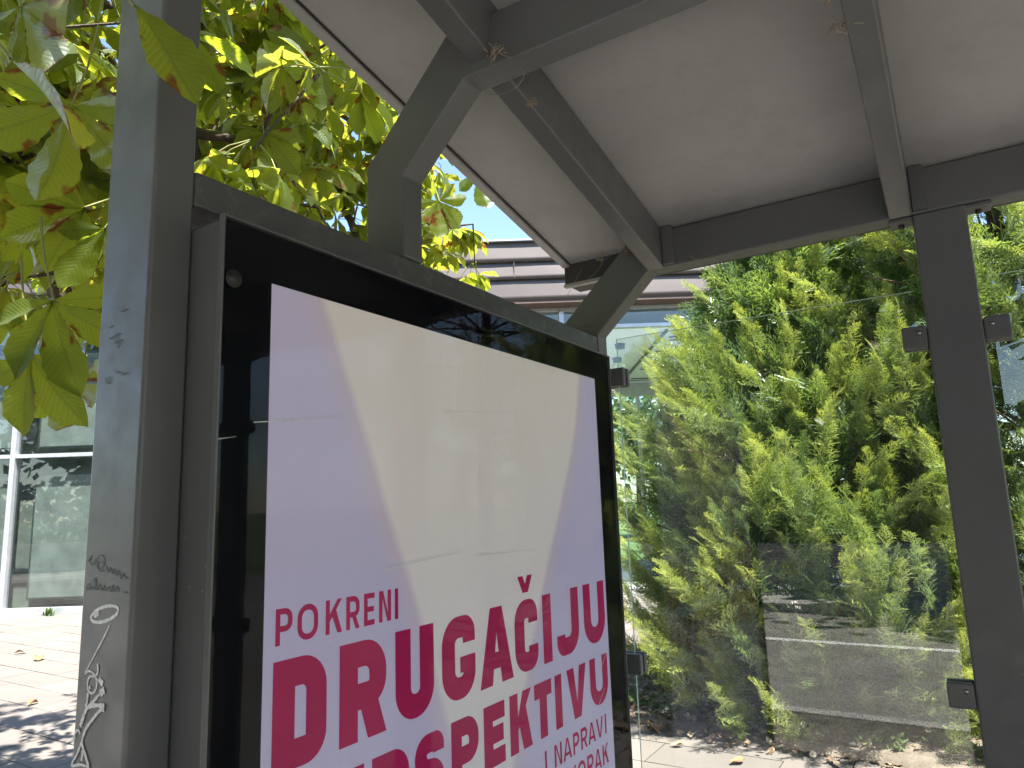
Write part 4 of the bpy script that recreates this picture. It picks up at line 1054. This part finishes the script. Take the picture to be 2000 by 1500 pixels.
def hedge_row():
    g = np.random.default_rng(77); n = 15000
    P = np.stack([g.uniform(-22, 24, n), g.normal(-10.4, .4, n), g.uniform(.2, 3.1, n)], 1)
    bv = np.array([[-.5, 0, 0], [0, -.8, .05], [.5, 0, 0], [0, .8, .1]]); bf = np.array([[0, 1, 2, 3]])
    V, F = scatter(bv, bf, P, orient(g.normal(0, 1, (n, 3)), g.uniform(-3, 3, n)), g.uniform(.14, .30, n))
    tag(link('clipped_hedge', mesh_np('clipped_hedge', V, F, [MAT['far']], {'rnd': np.repeat(g.uniform(0, .95, n), 4)}, smooth=False), None), 'tall dark hedge behind the low garden wall across the road', 'hedge', kind='stuff')
hedge_row()

# ================================================================== COBWEBS AND DEBRIS UNDER THE ROOF
def strand(pts, r, label, mat='web'):
    P = [W(*p) for p in pts]; c = P[0].copy()
    Q = []
    n = len(P)
    for i in range(n-1):
        p0, p1, p2, p3 = P[max(i-1, 0)], P[i], P[i+1], P[min(i+2, n-1)]
        for k in range(4):
            t = k/4; Q.append(0.5*((2*p1)+(p2-p0)*t+(2*p0-5*p1+4*p2-p3)*t*t+(3*p1-p0-3*p2+p3)*t**3)-c)
    Q.append(P[-1]-c)
    tag(link('cobweb', tube_mesh('cobweb', Q, r, 4), MAT[mat], None, c), label, 'cobweb', 'cobwebs under the shelter roof')
def clump(p, s, label):
    g = random.Random(int(s*1e5)); parts = []
    for i in range(40):
        a = Vector((g.gauss(0, 1), g.gauss(0, .5), g.gauss(0, .5)))*s; b = a+Vector((g.gauss(0, 1), g.gauss(0, 1), g.gauss(0, 1)))*s*.7
        parts.append(tube_vf([a, (a+b)/2+Vector((0, 0, s*.2)), b], [.0007, .0011, .0006], 4))
    tag(link('cobweb', mesh('cobweb', *merge(parts)), MAT['webdirt'], None, W(*p)), label, 'cobweb', 'cobwebs under the shelter roof')
strand([(-0.865, 1.262, 1.194), (-0.859, 1.262, 1.137), (-0.853, 1.262, 1.087), (-0.804, 1.262, 1.035), (-0.757, 1.262, 0.998)], .0010, 'dusty cobweb strand hanging beside the first rafter above the brace')
clump((-0.8, 1.262, 1.029), .012, 'brown cobweb clump where the first rafter meets the beam')
strand([(-0.780, 1.300, 1.028), (-0.748, 1.300, 0.982), (-0.763, 1.300, 0.955), (-0.803, 1.300, 0.947), (-0.848, 1.300, 0.960)], .0008, 'arched cobweb strand looping under the beam and brace joint')
strand([(-1.159, 2.400, 0.890), (-1.217, 2.400, 0.809), (-1.281, 2.400, 0.721)], .0007, 'fine taut cobweb thread from the gutter end to the top beam')
strand([(-1.053, 2.360, 0.928), (-1.054, 2.360, 0.878), (-1.101, 2.360, 0.837), (-1.179, 2.360, 0.802)], .0009, 'sagging cobweb thread in front of the dark gutter end')
clump((-0.949, 2.35, 0.898), .011, 'brown dusty cobweb clump at the top of the rear brace')
clump((-1.061, 2.36, 0.899), .008, 'small cobweb clump hanging at the open gutter end')
strand([(-0.719, 2.355, 0.835), (-0.700, 2.355, 0.816), (-0.670, 2.355, 0.811), (-0.629, 2.355, 0.811)], .0014, 'curled pale cobweb strand on the back beam')
clump((-0.11, 1.56, 0.985), .013, 'tan cobweb clump on the left edge of the second rafter')
clump((-0.108, 1.47, 1.004), .010, 'tan crumbly cobweb clump higher up the second rafter')
clump((-0.786, 1.4, 0.967), .006, 'tiny reddish cobweb clump below the beam on the first rafter')
